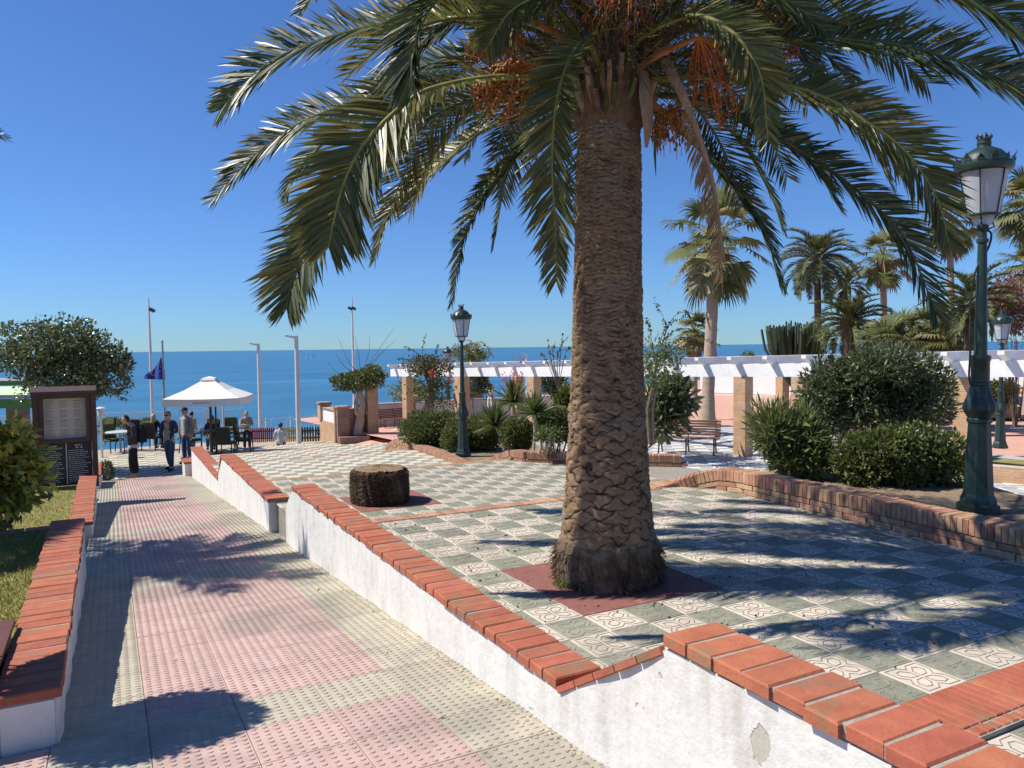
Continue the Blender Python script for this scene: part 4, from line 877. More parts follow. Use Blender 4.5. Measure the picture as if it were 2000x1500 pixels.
# climber over the far left pillar
b = W(702,850,28.6); rng = np.random.default_rng(21)
t = thing('climbing_tree', 'small tree with twisted pale trunk and flat crown over the leftmost brick pillar', 'tree', b)
for k in range(3): mb = MB(); mb.tube(catmull([rel(b,698+3*k,850,28.6), rel(b,703+5*math.sin(k*2),815,28.6), rel(b,700+8*math.cos(k*2),785,28.6), rel(b,706+9*(k-1),750,28.6)], 12), [.20-.012*i if k == 0 else .10-.005*i for i in range(12)], 7); mb.build('trunk', 'bark_pale', t, True)
p, d = blobpts([(*rel(b,700,742,28.6),.85,.7,.42), (*rel(b,728,732,28.6),.55,.5,.38), (*rel(b,672,745,28.6),.5,.5,.32)], 3400, rng, .35, .2); leafcloud('crown', p, d, .11, .06, 'leaf_mid', t, rng, .7, .0, kind='stuff')
twigs(t, rel(b,705,735,28.6), [(rel(b,735,690,28.6), rel(b,770,640,28.6)), (rel(b,700,690,28.6), rel(b,692,655,28.6)), (rel(b,672,715,28.6), rel(b,655,690,28.6)), (rel(b,680,705,28.6), rel(b,660,658,28.6)), (rel(b,720,690,28.6), rel(b,722,655,28.6)), (rel(b,660,728,28.6), rel(b,640,706,28.6)), (rel(b,745,690,28.6), rel(b,775,662,28.6))], rng)
b = W(834,840,27); rng = np.random.default_rng(22)
t = thing('bougainvillea', 'russet and green climber with a few red flowers at the left end of the pergola', 'climber', b)
for k in range(3): mb = MB(); mb.tube(catmull([rel(b,832+4*k,840,27), rel(b,828+8*k,800,27), rel(b,838+4*k,770,27), rel(b,830+8*k,720,27)], 10), [.08-.005*i for i in range(10)], 6); mb.build('trunk', 'bark', t, True)
p, d = blobpts([(*rel(b,838,745,27),.62,.6,.75), (*rel(b,860,770,27),.5,.5,.55), (*rel(b,850,715,27),.7,.6,.45), (*rel(b,815,715,27),.5,.5,.4)], 3600, rng, .3, .25); leafcloud('leaves', p[:1900], d[:1900], .09, .055, 'leaf_mid', t, rng, .8, .0, kind='stuff'); leafcloud('dry_leaves', p[1900:], d[1900:], .09, .055, 'leaf_russet', t, rng, .8, .0, kind='stuff')
twigs(t, rel(b,835,725,27), [(rel(b,825,690,27), rel(b,832,648,27)), (rel(b,815,690,27), rel(b,790,678,27)), (rel(b,850,690,27), rel(b,856,672,27)), (rel(b,800,705,27), rel(b,775,700,27)), (rel(b,880,690,27), rel(b,915,672,27)), (rel(b,930,668,27), rel(b,965,698,27))], rng, 'twig', 'leaf_russet', 34)
leafcloud('flowers', np.array([rel(b,850,733,26.3), rel(b,878,742,26.3), rel(b,842,728,26.3)]).repeat(18, 0)+rng.normal(0,.05,(54,3)), rng.normal(0,1,(54,3)), .09, .06, 'petal_red', t, rng, kind='stuff')
b = W(1015,800,24.5); rng = np.random.default_rng(23)
t = thing('bougainvillea', 'red flowering sprays climbing a pergola pillar behind the yuccas', 'climber', b)
for e in ((1012,745),(1000,750),(1020,735)): mb = MB(); mb.tube([rel(b,1015,800,24.5), rel(b,1008,770,24.5), rel(b,*e,24.5)], .02, 5); mb.build('stem', 'twig', t)
q = np.array([rel(b,x,y,24.4) for x, y in ((985,738),(992,745),(1003,752),(1015,703),(1004,730),(1012,748),(988,755),(1018,735))]).repeat(16, 0); leafcloud('flowers', q+rng.normal(0,.075,q.shape), rng.normal(0,1,q.shape), .08, .05, 'petal_red', t, rng, kind='stuff')
q = np.array([rel(b,x,y,24.4) for x, y in ((1010,765),(1020,775),(1000,770),(1012,785))]).repeat(40, 0); leafcloud('leaves', q+rng.normal(0,.15,q.shape), rng.normal(0,1,q.shape), .08, .05, 'leaf_russet', t, rng, kind='stuff')
b = W(1272,868,17.8); rng = np.random.default_rng(24)
t = thing('bougainvillea', 'straggly thin leaved climber right of the big palm trunk with long wild shoots', 'climber', b)
for k in range(2): mb = MB(); mb.tube([rel(b,1268+8*k,868,17.8), rel(b,1264+10*k,800,17.8), rel(b,1280+8*k,730,17.8)], [.05,.04,.03], 6); mb.build('trunk', 'bark', t, True)
p, d = blobpts([(*rel(b,1288,728,17.8),.5,.45,.45), (*rel(b,1275,700,17.8),.4,.4,.5), (*rel(b,1310,690,17.8),.42,.4,.3)], 1500, rng, .2, .3); leafcloud('leaves', p, d, .075, .042, 'leaf_oleander', t, rng, .9, -.1, kind='stuff')
twigs(t, rel(b,1280,710,17.8), [(rel(b,1300,640,17.8), rel(b,1276,580,17.8)), (rel(b,1320,615,17.8), rel(b,1388,622,17.8)), (rel(b,1300,640,17.8), rel(b,1340,618,17.8)), (rel(b,1270,650,17.8), rel(b,1262,620,17.8)), (rel(b,1330,660,17.8), rel(b,1370,680,17.8)), (rel(b,1300,660,17.8), rel(b,1330,640,17.8)), (rel(b,1350,660,17.8), rel(b,1408,676,17.8))], rng, 'twig', 'leaf_russet', 30)
b = W(1090,760,21); rng = np.random.default_rng(25)
t = thing('bare_climber', 'leafless grey twigs over the pergola just left of the big palm trunk', 'climber', b); twigs(t, (0,0,0), [(rel(b,1075,700,21), rel(b,1070,665,21)), (rel(b,1090,690,21), rel(b,1112,655,21)), (rel(b,1065,700,21), rel(b,1055,690,21)), (rel(b,1095,690,21), rel(b,1100,650,21)), (rel(b,1080,690,21), rel(b,1085,668,21)), (rel(b,1105,690,21), rel(b,1118,680,21))], rng, 'twig', 'leaf_russet', 22)
# left side
shrub('broadleaf_shrub', 'yellow green shrub with broad drooping leaves at the left picture edge', 'shrub', [bpx(7.9,0,900,52,48), bpx(7.9,15,960,56,60), bpx(7.8,-30,930,60,70), bpx(7.9,32,905,34,34), bpx(7.8,5,855,40,30)], 2300, .12, .06, 'leaf_gold', W(-5,1045,7.9), 7, inner=.4, seed=12, up=-.4, spread=.6, lump=.3)
shrub('ball_tree', 'small round clipped tree just outside the left edge, throwing the oval shadow on the ramp', 'tree', [(-1.02,5.0,1.40,.43,.43,.34)], 4200, .06, .034, 'leaf_mid', (-1.05,5.02,-.1), 5, inner=.5, seed=16, lump=.05)
shrub('flower_hedge', 'green hedge with orange flowers behind the menu board', 'hedge', [bpx(20,30,868,60,36), bpx(20,62,858,34,30)], 3200, .075, .04, 'leaf_mid', W(40,905,20), 5, seed=13, flowers=('petal_orange', 8, .05))
shrub('low_plant', 'small dark plant at the ramp edge behind the low wall end', 'plant', [bpx(20.5,208,922,12,20)], 700, .09, .03, 'leaf_dark', W(208,940,20.5), 4, seed=14)
shrub('flower_hedge', 'low flowering hedge along the railing behind the white cafe table', 'hedge', [bpx(31.5,215,826,22,9,.4), bpx(31.5,255,828,22,9,.4), bpx(31.5,290,826,18,8,.4)], 2200, .08, .045, 'leaf_mid', W(250,838,31.5), 4, seed=15, flowers=('petal_orange', 10, .06))
b = W(140,905,22); rng = np.random.default_rng(26)
t = thing('ficus_tree', 'dense round topped green tree standing behind the menu board', 'tree', b)
mb = MB(); mb.tube(catmull([(0,0,0), rel(b,138,850,22), rel(b,140,800,22), rel(b,138,760,22)], 8), [.16,.14,.13,.12,.12,.11,.10,.09], 9); tr = mb.build('trunk', 'bark', t, True)
for e in ((60,690),(100,655),(150,650),(200,715),(225,735),(40,720),(160,700),(25,665)): mb = MB(); mb.tube([rel(b,138,770,22), rel(b,(138+e[0])/2,(760+e[1])/2+8,22), rel(b,e[0],e[1],22+rng.normal(0,.5))], [.07,.05,.02], 6); mb.build('branch', 'bark', t, True)
p, d = blobpts([(*rel(b,75,690,22),1.0,1.0,.75), (*rel(b,130,672,22),1.1,1.1,.75), (*rel(b,205,728,22),.78,.8,.72), (*rel(b,110,735,22),1.0,1.0,.6), (*rel(b,160,700,22),.9,1.0,.75), (*rel(b,165,755,22),.6,.7,.42), (*rel(b,16,640,22),.22,.2,.14), (*rel(b,20,690,22),.4,.4,.4), (*rel(b,235,705,22),.35,.4,.3)], 13500, rng, .4, .24)
leafcloud('crown', p, d, .11, .07, 'leaf_ficus', t, rng, .8, -.1, kind='stuff')
# lawn
def lawn(x0, x1, y0, y1, z, n, name, label):
    mb = MB(); mb.box((x0,y0,z-.9), (x1,y1,z)); mb.build('lawn', 'grass_soil', kind='structure')
    p = np.stack([NR.uniform(x0,x1,n), NR.uniform(y0,y1,n), np.full(n, z)], 1); o = leafcloud(name, p, np.tile([0,0,1.], (n,1)), .036, .008, 'grass_blade', None, NR, .55, 0, kind='stuff'); tag(o, label, 'grass')
leafmat('grass_blade', (.16,.18,.035), (.27,.27,.07), (.36,.31,.12), .15, .6, .3, .3)
lawn(-2.4, -.54, 4.5, 9.2, -.22, 26000, 'grass', 'short grass beside the near left wall, partly in shade')
lawn(-3.6, -.54, 9.3, 17.9, -.98, 30000, 'grass', 'sunlit short grass patch in front of the menu board')
t = thing('brick_edging', 'row of weathered edging bricks across the lawn at the left', 'edging', (-1.7,9.12,-.25)); mb = MB(); mb.bbox((-.12,-.055,0), (.12,.055,.07), .006); me = mb.mesh('edging_brick', 'brick_tan')
for i in range(9): o = link('brick', me, t); o.location = (1.02-.25*i, 0, 0); o.rotation_euler = (0,0,rnd.gauss(0,.03))
plain('trough_brown', (.12,.045,.035), .6)
t = thing('planter_trough', 'brown square edged planter trough at the left picture edge behind the coping', 'planter', (-.80,4.92,-.36))
mb = MB()
for lo, hi in (((-.26,-.5,0),(-.20,.5,.33)), ((.17,-.5,0),(.23,.5,.33)), ((-.2,-.5,0),(.17,-.44,.33)), ((-.2,.44,0),(.17,.5,.33)), ((-.2,-.44,0),(.17,.44,.05))): mb.box(lo, hi)
mb.build('box', 'trough_brown', t); mb = MB()
for lo, hi in (((-.28,-.52,.331),(-.18,.52,.36)), ((.15,-.52,.331),(.25,.52,.36)), ((-.18,-.52,.331),(.15,-.42,.36)), ((-.18,.42,.331),(.15,.52,.36))): mb.box(lo, hi)
mb.build('rim', 'trough_brown', t); mb = MB(); mb.box((-.199,-.439,.051), (.169,.439,.26)); mb.build('soil', 'soil', t)
pm('pot_clay', (.30,.19,.13), (.42,.29,.21), 14, .9, .5, 50)
mb = MB(); mb.lathe([(.05,0),(.09,.03),(.11,.09),(.09,.14),(.06,.15)], 14); o = mb.build('rock', 'pot_clay', None, True); o.location = (-.74,5.1,-.10); tag(o, 'pale rounded stone sitting in the brown planter trough', 'rock')
# ------------------------------------------------------------------ menu board
pm('board_wood', (.060,.036,.028), (.10,.058,.044), 8, .5, .2, 60, stretch=(1,1,.3)); pm('board_wood_lit', (.16,.075,.04), (.24,.12,.07), 8, .6, .2, 60, stretch=(1,1,.3))
plain('board_black', (.022,.022,.028), .45); plain('chalk', (.55,.55,.56), .8); pm('menu_paper', (.66,.61,.51), (.76,.71,.61), 5, .6, 0); plain('menu_ink', (.36,.33,.28), .8); plain('menu_ink_dark', (.20,.19,.17), .8)
m, nt_, b_ = mk('case_glass'); b_.inputs['Base Color'].default_value = (.9,.9,.9,1); b_.inputs['Roughness'].default_value = .04; b_.inputs['Transmission Weight'].default_value = 1; b_.inputs['IOR'].default_value = 1.05; MATS['case_glass'] = m
a = LEV(75,956,-.98); b = LEV(188,946,-.98); d = b-a; Wb = d.length
t = thing('menu_board', 'dark brown menu cabinet with a glazed paper menu above two black text panels', 'menu board', (a+b)/2, math.atan2(d.y, d.x))
h = Wb/2
for s in (-1, 1): mb = MB(); mb.bbox((s*h-.045, -.13, -.02), (s*h+.045, .13, 1.80), .006); mb.build('post', 'board_wood', t)
mb = MB(); mb.box((-h+.05, .06, .02), (h-.05, .09, 1.80)); mb.build('back_panel', 'board_wood', t)
mb = MB(); mb.prism([(-.20,1.80),(.17,1.80),(.17,1.93),(-.20,1.85)], 'x', -h-.06, h+.06); mb.build('roof', 'board_wood', t)
c = MB(); c.box((-h+.047,-.10,.86),(h-.047,.055,.93)); c.box((-h+.047,-.10,1.71),(h-.047,.055,1.795)); c.box((-h+.047,-.10,.931),(-h+.13,.055,1.709)); c.box((h-.13,-.10,.931),(h-.047,.055,1.709)); cs = c.build('glazed_case', 'board_wood', t)
mb = MB(); mb.box((-h+.131, .02, .932), (h-.131, .028, 1.708)); sh = mb.build('menu_sheet', 'menu_paper', cs)
mb = MB(); pw = (2*h-.262)/3
for col in range(3):
    x0 = -h+.15+pw*col
    for blk in range(4):
        z = 1.66-.185*blk; mb.box((x0+.02, .0185, z-.012), (x0+pw*.6, .0198, z), 1)
        for ln in range(5 if (col+blk) % 2 else 6): zz = z-.03-.021*ln; mb.box((x0+.01, .0185, zz-.007), (x0+.01+(pw-.07)*(.5+.5*rnd.random()), .0198, zz), 0)
mb.build('menu_print', ['menu_ink', 'menu_ink_dark'], sh)
mb = MB(); mb.box((-h+.131, -.085, .932), (h-.131, -.081, 1.708)); mb.build('pane', 'case_glass', cs)
for s in (-1, 1):
    x0, x1 = (-h+.055, -.012) if s < 0 else (.012, h-.055)
    mb = MB(); mb.box((x0, -.06, .06), (x1, -.03, .85)); pn = mb.build('black_panel', 'board_black', t); mb = MB()
    for r_, (w_, hh) in enumerate(((.35,.026),(.8 if s < 0 else .3,.026))):   # panel heading: blurred capitals
        n = int(w_*12); ww = (x1-x0)*w_/n; xs = (x0+x1)/2-(x1-x0)*w_/2
        for k in range(n):
            mb.box((xs+k*ww, -.0625, .79-.045*r_), (xs+k*ww+ww*.22, -.0605, .79-.045*r_+hh)); mb.box((xs+k*ww+ww*.22, -.0625, .79-.045*r_+hh*rnd.choice((0,.4,.8))), (xs+k*ww+ww*.7, -.0605, .79-.045*r_+hh*rnd.choice((.85,1))))
    for ln in range(17):
        z = .70-.037*ln; x = x0+.02
        while x < x0+(x1-x0)*(.62+.3*((ln*7) % 5)/5): w_ = .02+.05*rnd.random(); mb.box((x, -.0625, z), (x+w_, -.0605, z+.010)); x += w_+.012
    mb.build('lettering', 'chalk', pn, kind='stuff')
mb = MB(); mb.box((-.008, -.066, .06), (.008, -.028, .85)); mb.build('divider', 'chalk', t)
mb = MB(); mb.box((-h-.1, -.2, -.06), (h-.05, -.12, .012)); o = mb.build('kerb', 'mortar_joint', t)
# ------------------------------------------------------------------ awning at the left edge
plain('awning_pale', (.56,.74,.46), .8); plain('awning_green', (.07,.19,.06), .8); plain('grey_metal', (.33,.33,.33), .5); pm('brown_wall', (.16,.11,.09), (.24,.17,.14), 6, .9, .2, 40)
t = thing('awning', 'pale green cafe awning with dark green valance at the left edge', 'awning', W(30,830,23))
b = W(30,830,23)
def quadbox(t, name, mat, pts, th=(0,0,-.03)):
    mb = MB(); v = [Vector(p)-b for p in pts]; th = Vector(th); mb.add(v+[p+th for p in v], [(0,1,2,3),(7,6,5,4),(0,4,5,1),(1,5,6,2),(2,6,7,3),(3,7,4,0)]); return mb.build(name, mat, t)
quadbox(t, 'canvas', 'awning_pale', [W(-160,772,22.4), W(66,771,22.6), W(66,754,25), W(-160,757,25)])
quadbox(t, 'front_rail', 'grey_metal', [W(-160,779,22.35), W(66,778,22.55), W(66,772,22.55), W(-160,773,22.35)], FW*.04)
quadbox(t, 'valance', 'awning_green', [W(-160,799,22.35), W(66,797,22.55), W(66,779,22.55), W(-160,780,22.35)], FW*.03)
quadbox(t, 'valance', 'awning_green', [W(-160,755,25.1), W(58,752,25.3), W(58,744,25.3), W(-160,746,25.1)], FW*.03)
quadbox(t, 'rear_canvas', 'grey_metal', [W(-160,745,25.1), W(58,743,25.3), W(50,738,27), W(-160,739,27)])
quadbox(t, 'post', 'grey_metal', [W(-150,905,22.5), W(-144,905,22.5), W(-144,790,22.5), W(-150,790,22.5)], FW*.08)
mb = MB(); p = W(52,840,29); mb.box((p.x-.6,p.y-.3,-3), (p.x+.1,p.y+.5,p.z+.9)); tag(mb.build('kiosk', 'brown_wall'), 'dull brown kiosk wall under the green awning', 'kiosk')
# ------------------------------------------------------------------ railings
plain('rail_white', (.62,.64,.66), .5)
def railing(label, a, b, hgt, step, npost):
    a = Vector(a); b = Vector(b); d = b-a; L = d.length; t = thing('railing', label, 'railing', a, math.atan2(d.y, d.x)); n = int(L/step); mb = MB()
    for i in range(n): mb.box((i*step-.008,-.008,.08), (i*step+.008,.008,hgt-.04))
    mb.build('bars', 'rail_white', t, kind='stuff')
    for z in (.06, hgt-.02): mb = MB(); mb.box((0,-.02,z-.02), (L,.02,z+.02)); mb.build('rail', 'rail_white', t)
    for i in range(npost+1): x = L*i/npost; mb = MB(); mb.box((x-.035,-.035,-.6), (x+.035,.035,hgt+.05)); mb.build('post', 'rail_white', t)
ra = W(-40,843,33); rb = W(472,843,35.5); railing('white metal railing with thin upright bars behind the cafe terrace', (ra.x,ra.y,-1.95), (rb.x,rb.y,-1.95), .85, .12, 7)
ra = W(470,838,40); rb = W(660,836,43); railing('thin wire railing behind the coloured picket fence', (ra.x,ra.y,-2.6), (rb.x,rb.y,-2.6), .55, .8, 4)
# ------------------------------------------------------------------ picket fences
for nm, lab, c_, x0, x1, n in (('red','dark red picket fence left of the yellow one', (.30,.02,.035), 484, 537, 13), ('yellow','mustard yellow picket fence between the red and green ones', (.46,.33,.03), 540, 585, 10), ('green','dark green picket fence beside the brick corner post', (.03,.06,.045), 588, 640, 10)):
    plain('picket_'+nm, c_, .6); a = W(x0,862 if nm != 'green' else 853,32.4); b = W(x1,858 if nm != 'green' else 850,32.6); a.z = b.z = -2.28; d = b-a; L = d.length
    t = thing('picket_fence', lab, 'fence', a, math.atan2(d.y, d.x), 'coloured picket fences'); mb = MB(); w_ = L/n*.36; mb.prism([(-w_,.0),(w_,.0),(w_,.56),(0,.63),(-w_,.56)], 'y', -.012, .012); me = mb.mesh('picket', 'picket_'+nm)
    for i in range(n): o = link('picket', me, t); o.location = (L*(i+.5)/n, 0, 0)
    for z in (.12, .42): mb = MB(); mb.box((0,.013,z), (L,.035,z+.06)); mb.build('rail', 'picket_'+nm, t)
# ------------------------------------------------------------------ masts, street lights, flag
plain('mast_white', (.66,.66,.66), .5); plain('dark_metal', (.05,.055,.06), .5); pm('flag_blue', (.02,.05,.30), (.03,.07,.38), 6, .7, 0); plain('gold', (.6,.45,.06), .6)
def mast(label, base, top, arm):
    b = Vector(base); h = Vector(top).z-b.z; t = thing('mast', label, 'mast', b, YAW*-1, 'tall white masts')
    mb = MB(); mb.tube([(0,0,-1.5),(0,0,h*.6),(0,0,h)], [.085,.06,.03], 10); mb.build('pole', 'mast_white', t, True)
    mb = MB(); mb.box((-.16,-.02,h*.58), (.10,.02,h*.58+.03)); mb.build('cross_arm', 'mast_white', t)
    for dx in arm:
        mb = MB(); mb.box((min(0,dx),-.015,h*.9), (max(0,dx),.015,h*.9+.03)); mb.build('bracket', 'dark_metal', t); mb = MB(); M = Matrix.Translation((dx,0,h*.905)) @ Matrix.Rotation(.5, 4, 'Y'); mb.box((-.11,-.09,-.05), (.11,.09,.08), 0, M); mb.build('floodlight', 'dark_metal', t)
p = W(299,838,34); p.z = -1.95; mast('tall thin white mast with one floodlight, nearest the flag', p, W(294,582,34), (.13,))
p = W(692,800,40); p.z = -3; mast('tall thin white mast with two floodlights behind the small twisted tree', p, W(688,577,40), (-.10, .08))
def streetlight(label, px, top, base, D, zb_):
    b = W(px, base, D); b.z = zb_; h = W(px, top, D).z-zb_; t = thing('street_light', label, 'street light', b, -YAW, 'white beach street lights')
    mb = MB(); mb.tube([(0,0,0),(0,0,h*.5),(0,0,h)], [.095,.085,.075], 12); mb.build('pole', 'mast_white', t, True)
    mb = MB(); mb.prism([(-.40,h-.02),(-.38,h+.035),(.05,h-.02),(.05,h-.16),(-.05,h-.10)], 'y', -.07, .07); mb.build('head', 'mast_white', t)
    mb = MB(); mb.box((-.385,-.06,h-.03), (-.15,.06,h-.021), 0, Matrix.Rotation(0, 4, 'Y')); mb.build('lens', 'grey_metal', t)
streetlight('nearer white street light right of the parasol', 584, 656, 870, 28.4, -1.86)
streetlight('farther white street light just right of the parasol', 509, 671, 836, 36, -2.6)
streetlight('distant white street light right behind the middle lamp', 921, 664, 760, 50, -3)
streetlight('small distant white light post left of the big palm', 1029, 690, 760, 60, -3)
b = W(323,850,30.8); b.z = -1.85; hp = W(322,668,30.8).z-b.z
t = thing('flagpole', 'short grey flagpole left of the parasol', 'flagpole', b); mb = MB(); mb.tube([(0,0,0),(0,0,hp)], [.05,.035], 8); mb.build('pole', 'grey_metal', t, True); mb = MB(); mb.lathe([(.03,hp),(.05,hp+.03),(.03,hp+.07),(.0,hp+.08)], 10); mb.build('finial', 'grey_metal', t)
fl = thing('flag', 'blue flag with yellow stars hanging limp from its pole', 'flag', W(322,690,30.8)); fo = W(322,690,30.8); mb = MB(); nu, nv = 14, 10; vs = []
def fpt(u, v):
    px = 321-38*u*(.30+.70*math.sin(min(1,v*1.15)*1.57))-1.5*math.sin(5*v+3*u); py = 684+58*v+6*u-8*u*v+26*u*(1-v); return W(px, py, 30.72+.13*math.sin(8*u+3*v)+.06*math.sin(14*u))-fo
for j in range(nv+1):
    for i in range(nu+1): vs.append(fpt(i/nu, j/nv))
mb.add(vs, [(j*(nu+1)+i, j*(nu+1)+i+1, (j+1)*(nu+1)+i+1, (j+1)*(nu+1)+i) for j in range(nv) for i in range(nu)]); mb.build('cloth', 'flag_blue', fl, True)
for k in range(12):
    q = k*math.pi/6; c_ = fpt(.5+.27*math.cos(q), .52+.30*math.sin(q))-FW*.03; mb = MB(); r_ = .045; vs = [c_+RT*(r_*(1 if i % 2 == 0 else .4)*math.sin(i*math.pi/5))+UP*(r_*(1 if i % 2 == 0 else .4)*math.cos(i*math.pi/5)) for i in range(10)]; mb.add(vs+[v+FW*.006 for v in vs], [tuple(range(10)), tuple(range(10,20))[::-1]]); mb.build('star', 'gold', fl)
# ------------------------------------------------------------------ parasol
pm('canvas_white', (.74,.72,.67), (.80,.78,.73), 3, .9, .1, 30)
b = W(414,892,25.6); b.z = -1.85; rz = -YAW+R(8)
t = thing('parasol', 'big square white cafe parasol with dark pole', 'parasol', b, rz); hc = W(405,774,25.6).z-b.z; ht = W(405,741,25.6).z-b.z; s = 1.16
mb = MB(); mb.tube([(0,0,0),(0,0,ht)], .045, 10); mb.tube([(.16,0,.0),(.16,0,hc*.98)], .03, 8); mb.build('pole', 'dark_metal', t, True); mb = MB(); mb.box((-.3,-.3,0), (.3,.3,.07)); mb.build('foot', 'dark_metal', t)
mb = MB(); n = 10; vs = []; fs = []
edge = [(-s+2*s*i/n, -s) for i in range(n)]+[(s, -s+2*s*i/n) for i in range(n)]+[(s-2*s*i/n, s) for i in range(n)]+[(-s, s-2*s*i/n) for i in range(n)]
for k, (f, z) in enumerate(((.14,ht),(.55,hc+(ht-hc)*.45),(1,hc))):
    for i, (x, y) in enumerate(edge): sag = -.05*math.sin((i % n)/n*math.pi)*f; vs.append((x*f, y*f, z+sag*(1 if f < 1 else .5)))
m_ = len(edge); fs = [(k*m_+i, k*m_+(i+1) % m_, (k+1)*m_+(i+1) % m_, (k+1)*m_+i) for k in range(2) for i in range(m_)]; mb.add(vs, fs); cn = mb.build('canopy', 'canvas_white', t)
mb = MB(); vs = [(x*1.004, y*1.004, hc-.025*math.sin((i % n)/n*math.pi)) for i, (x, y) in enumerate(edge)]+[(x*1.012, y*1.012, hc-.25+.02*math.sin(i*1.7)) for i, (x, y) in enumerate(edge)]; mb.add(vs, [(i, (i+1) % m_, m_+(i+1) % m_, m_+i) for i in range(m_)]); mb.build('valance', 'canvas_white', cn)
mb = MB(); mb.lathe([(.34,ht-.02),(.27,ht+.05),(.05,ht+.10)], 4, rot=.5); mb.build('vent_cap', 'canvas_white', cn)
mb = MB(); x = -.26
for k in range(9):   # worn grey capitals on the front valance
    mb.box((x,-s*1.012-.012,hc-.165), (x+.012,-s*1.012-.006,hc-.105)); mb.box((x+.012,-s*1.012-.012,hc-.165+.048*(k % 2)), (x+.038,-s*1.012-.006,hc-.153+.048*(k % 2))); mb.box((x+.034*(k % 3 != 0)+.004,-s*1.012-.0125,hc-.15), (x+.042*(k % 3 != 0)+.006,-s*1.012-.006,hc-.11)); x += .058
mb.build('lettering', 'grey_metal', cn, kind='stuff')
for sx in (-1, 1):
    for sy in (-1, 1): mb = MB(); mb.tube([(0,0,ht-.1),(sx*s*.99,sy*s*.99,hc-.02)], .014, 5); mb.build('rib', 'grey_metal', t)
mb = MB(); p = W(437,840,27.5); mb.tube([(0,0,-.3),(0,0,1.05)], .035, 8); o = mb.build('post', 'mast_white'); o.location = (p.x, p.y, -1.0); tag(o, 'thin white post under the right half of the parasol', 'post')
mb = MB(); p = W(197,812,25); pr = [(.0,.30),(.10,.27),(.14,.24),(.13,.22),(.10,.22),(.09,0),(.05,-.04),(.03,-.10),(.03,-1.4)]; mb.lathe(pr[::-1], 10); o = mb.build('garden_lantern', 'mast_white', None, True); o.location = p; tag(o, 'small white lantern post beside the menu board', 'lantern')
# ------------------------------------------------------------------ cafe furniture
plain('chair_black', (.018,.018,.019), .5); pm('cushion_olive', (.07,.085,.03), (.11,.125,.05), 6, .9, .2, 60); plain('table_top', (.50,.51,.48), .5); plain('table_dark', (.09,.09,.09), .5)
def chair_proto():
    t = thing('cafe_chair', '', 'chair', (0,0,0), 0, 'black cafe chairs with olive cushions')
    mb = MB(); mb.bbox((-.25,-.24,.40), (.25,.24,.44), .01); mb.build('seat', 'chair_black', t)
    mb = MB(); mb.bbox((-.22,-.21,.441), (.22,.20,.50), .02); mb.build('seat_cushion', 'cushion_olive', t)
    mb = MB(); mb.prism([(.22,.44),(.25,.44),(.33,.92),(.30,.92)], 'x', -.24, .24); mb.build('backrest', 'chair_black', t)
    mb = MB(); mb.prism([(.15,.50),(.222,.50),(.31,.98),(.245,.98)], 'x', -.21, .21); mb.build('back_cushion', 'cushion_olive', t)
    for sx in (-1, 1):
        mb = MB(); mb.tube([(sx*.25,-.24,0),(sx*.25,-.22,.42),(sx*.26,-.2,.64)], .019, 6); mb.build('leg', 'chair_black', t); mb = MB(); mb.tube([(sx*.25,.30,0),(sx*.25,.23,.42)], .019, 6); mb.build('leg', 'chair_black', t)
        mb = MB(); mb.tube([(sx*.26,-.22,.65),(sx*.27,.0,.665),(sx*.25,.26,.66)], .022, 6, flat=1.3); mb.build('armrest', 'chair_black', t)
    return t
CH = [((443,891), 180, 'black chair with its back to the viewer, right in front of the parasol pole'), ((478,884), 100, 'black chair turned sideways right of the parasol table'), ((374,884), 150, 'black chair beside the men at the left of the parasol pole'), ((412,872), 0, 'black chair at the far side of the parasol table'), ((299,878), 175, 'black chair with olive cushion between the walking men'), ((222,884), 60, 'black chair left of the white table, next to the menu board'), ((263,870), 200, 'black chair behind the man with the backpack'), ((206,866), -20, 'farthest left black chair behind the white table'), ((452,868), 20, 'black chair facing the viewer right of the parasol pole')]
ch0 = chair_proto()
for i, ((px, py), ang, lab) in enumerate(CH):
    p = LEV(px, py, -1.85); o = ch0 if i == 0 else dup(ch0, lab); o['label'] = lab; o.location = p; o.rotation_euler = (0, 0, -YAW+R(ang))
def table(label, px, py, top, r, mat):
    p = LEV(px, py, -1.85); t = thing('cafe_table', label, 'table', p, .3, 'cafe tables'); mb = MB()
    mb.lathe([(r,.72),(r+.01,.73),(r+.01,.75),(r,.76)], 24 if mat == 'table_top' else 4, rot=.5); mb.build('table_top', mat, t); mb = MB(); mb.tube([(0,0,.02),(0,0,.72)], .035, 8); mb.build('leg', 'grey_metal', t); mb = MB(); mb.lathe([(.25,0),(.24,.025),(.05,.04)], 16); mb.build('foot', 'grey_metal', t)
table('round white cafe table left of the man with the backpack', 236, 886, .75, .45, 'table_top'); table('dark square cafe table under the parasol', 412, 884, .75, .55, 'table_dark'); table('dark square cafe table right of the parasol pole', 458, 876, .75, .5, 'table_dark')
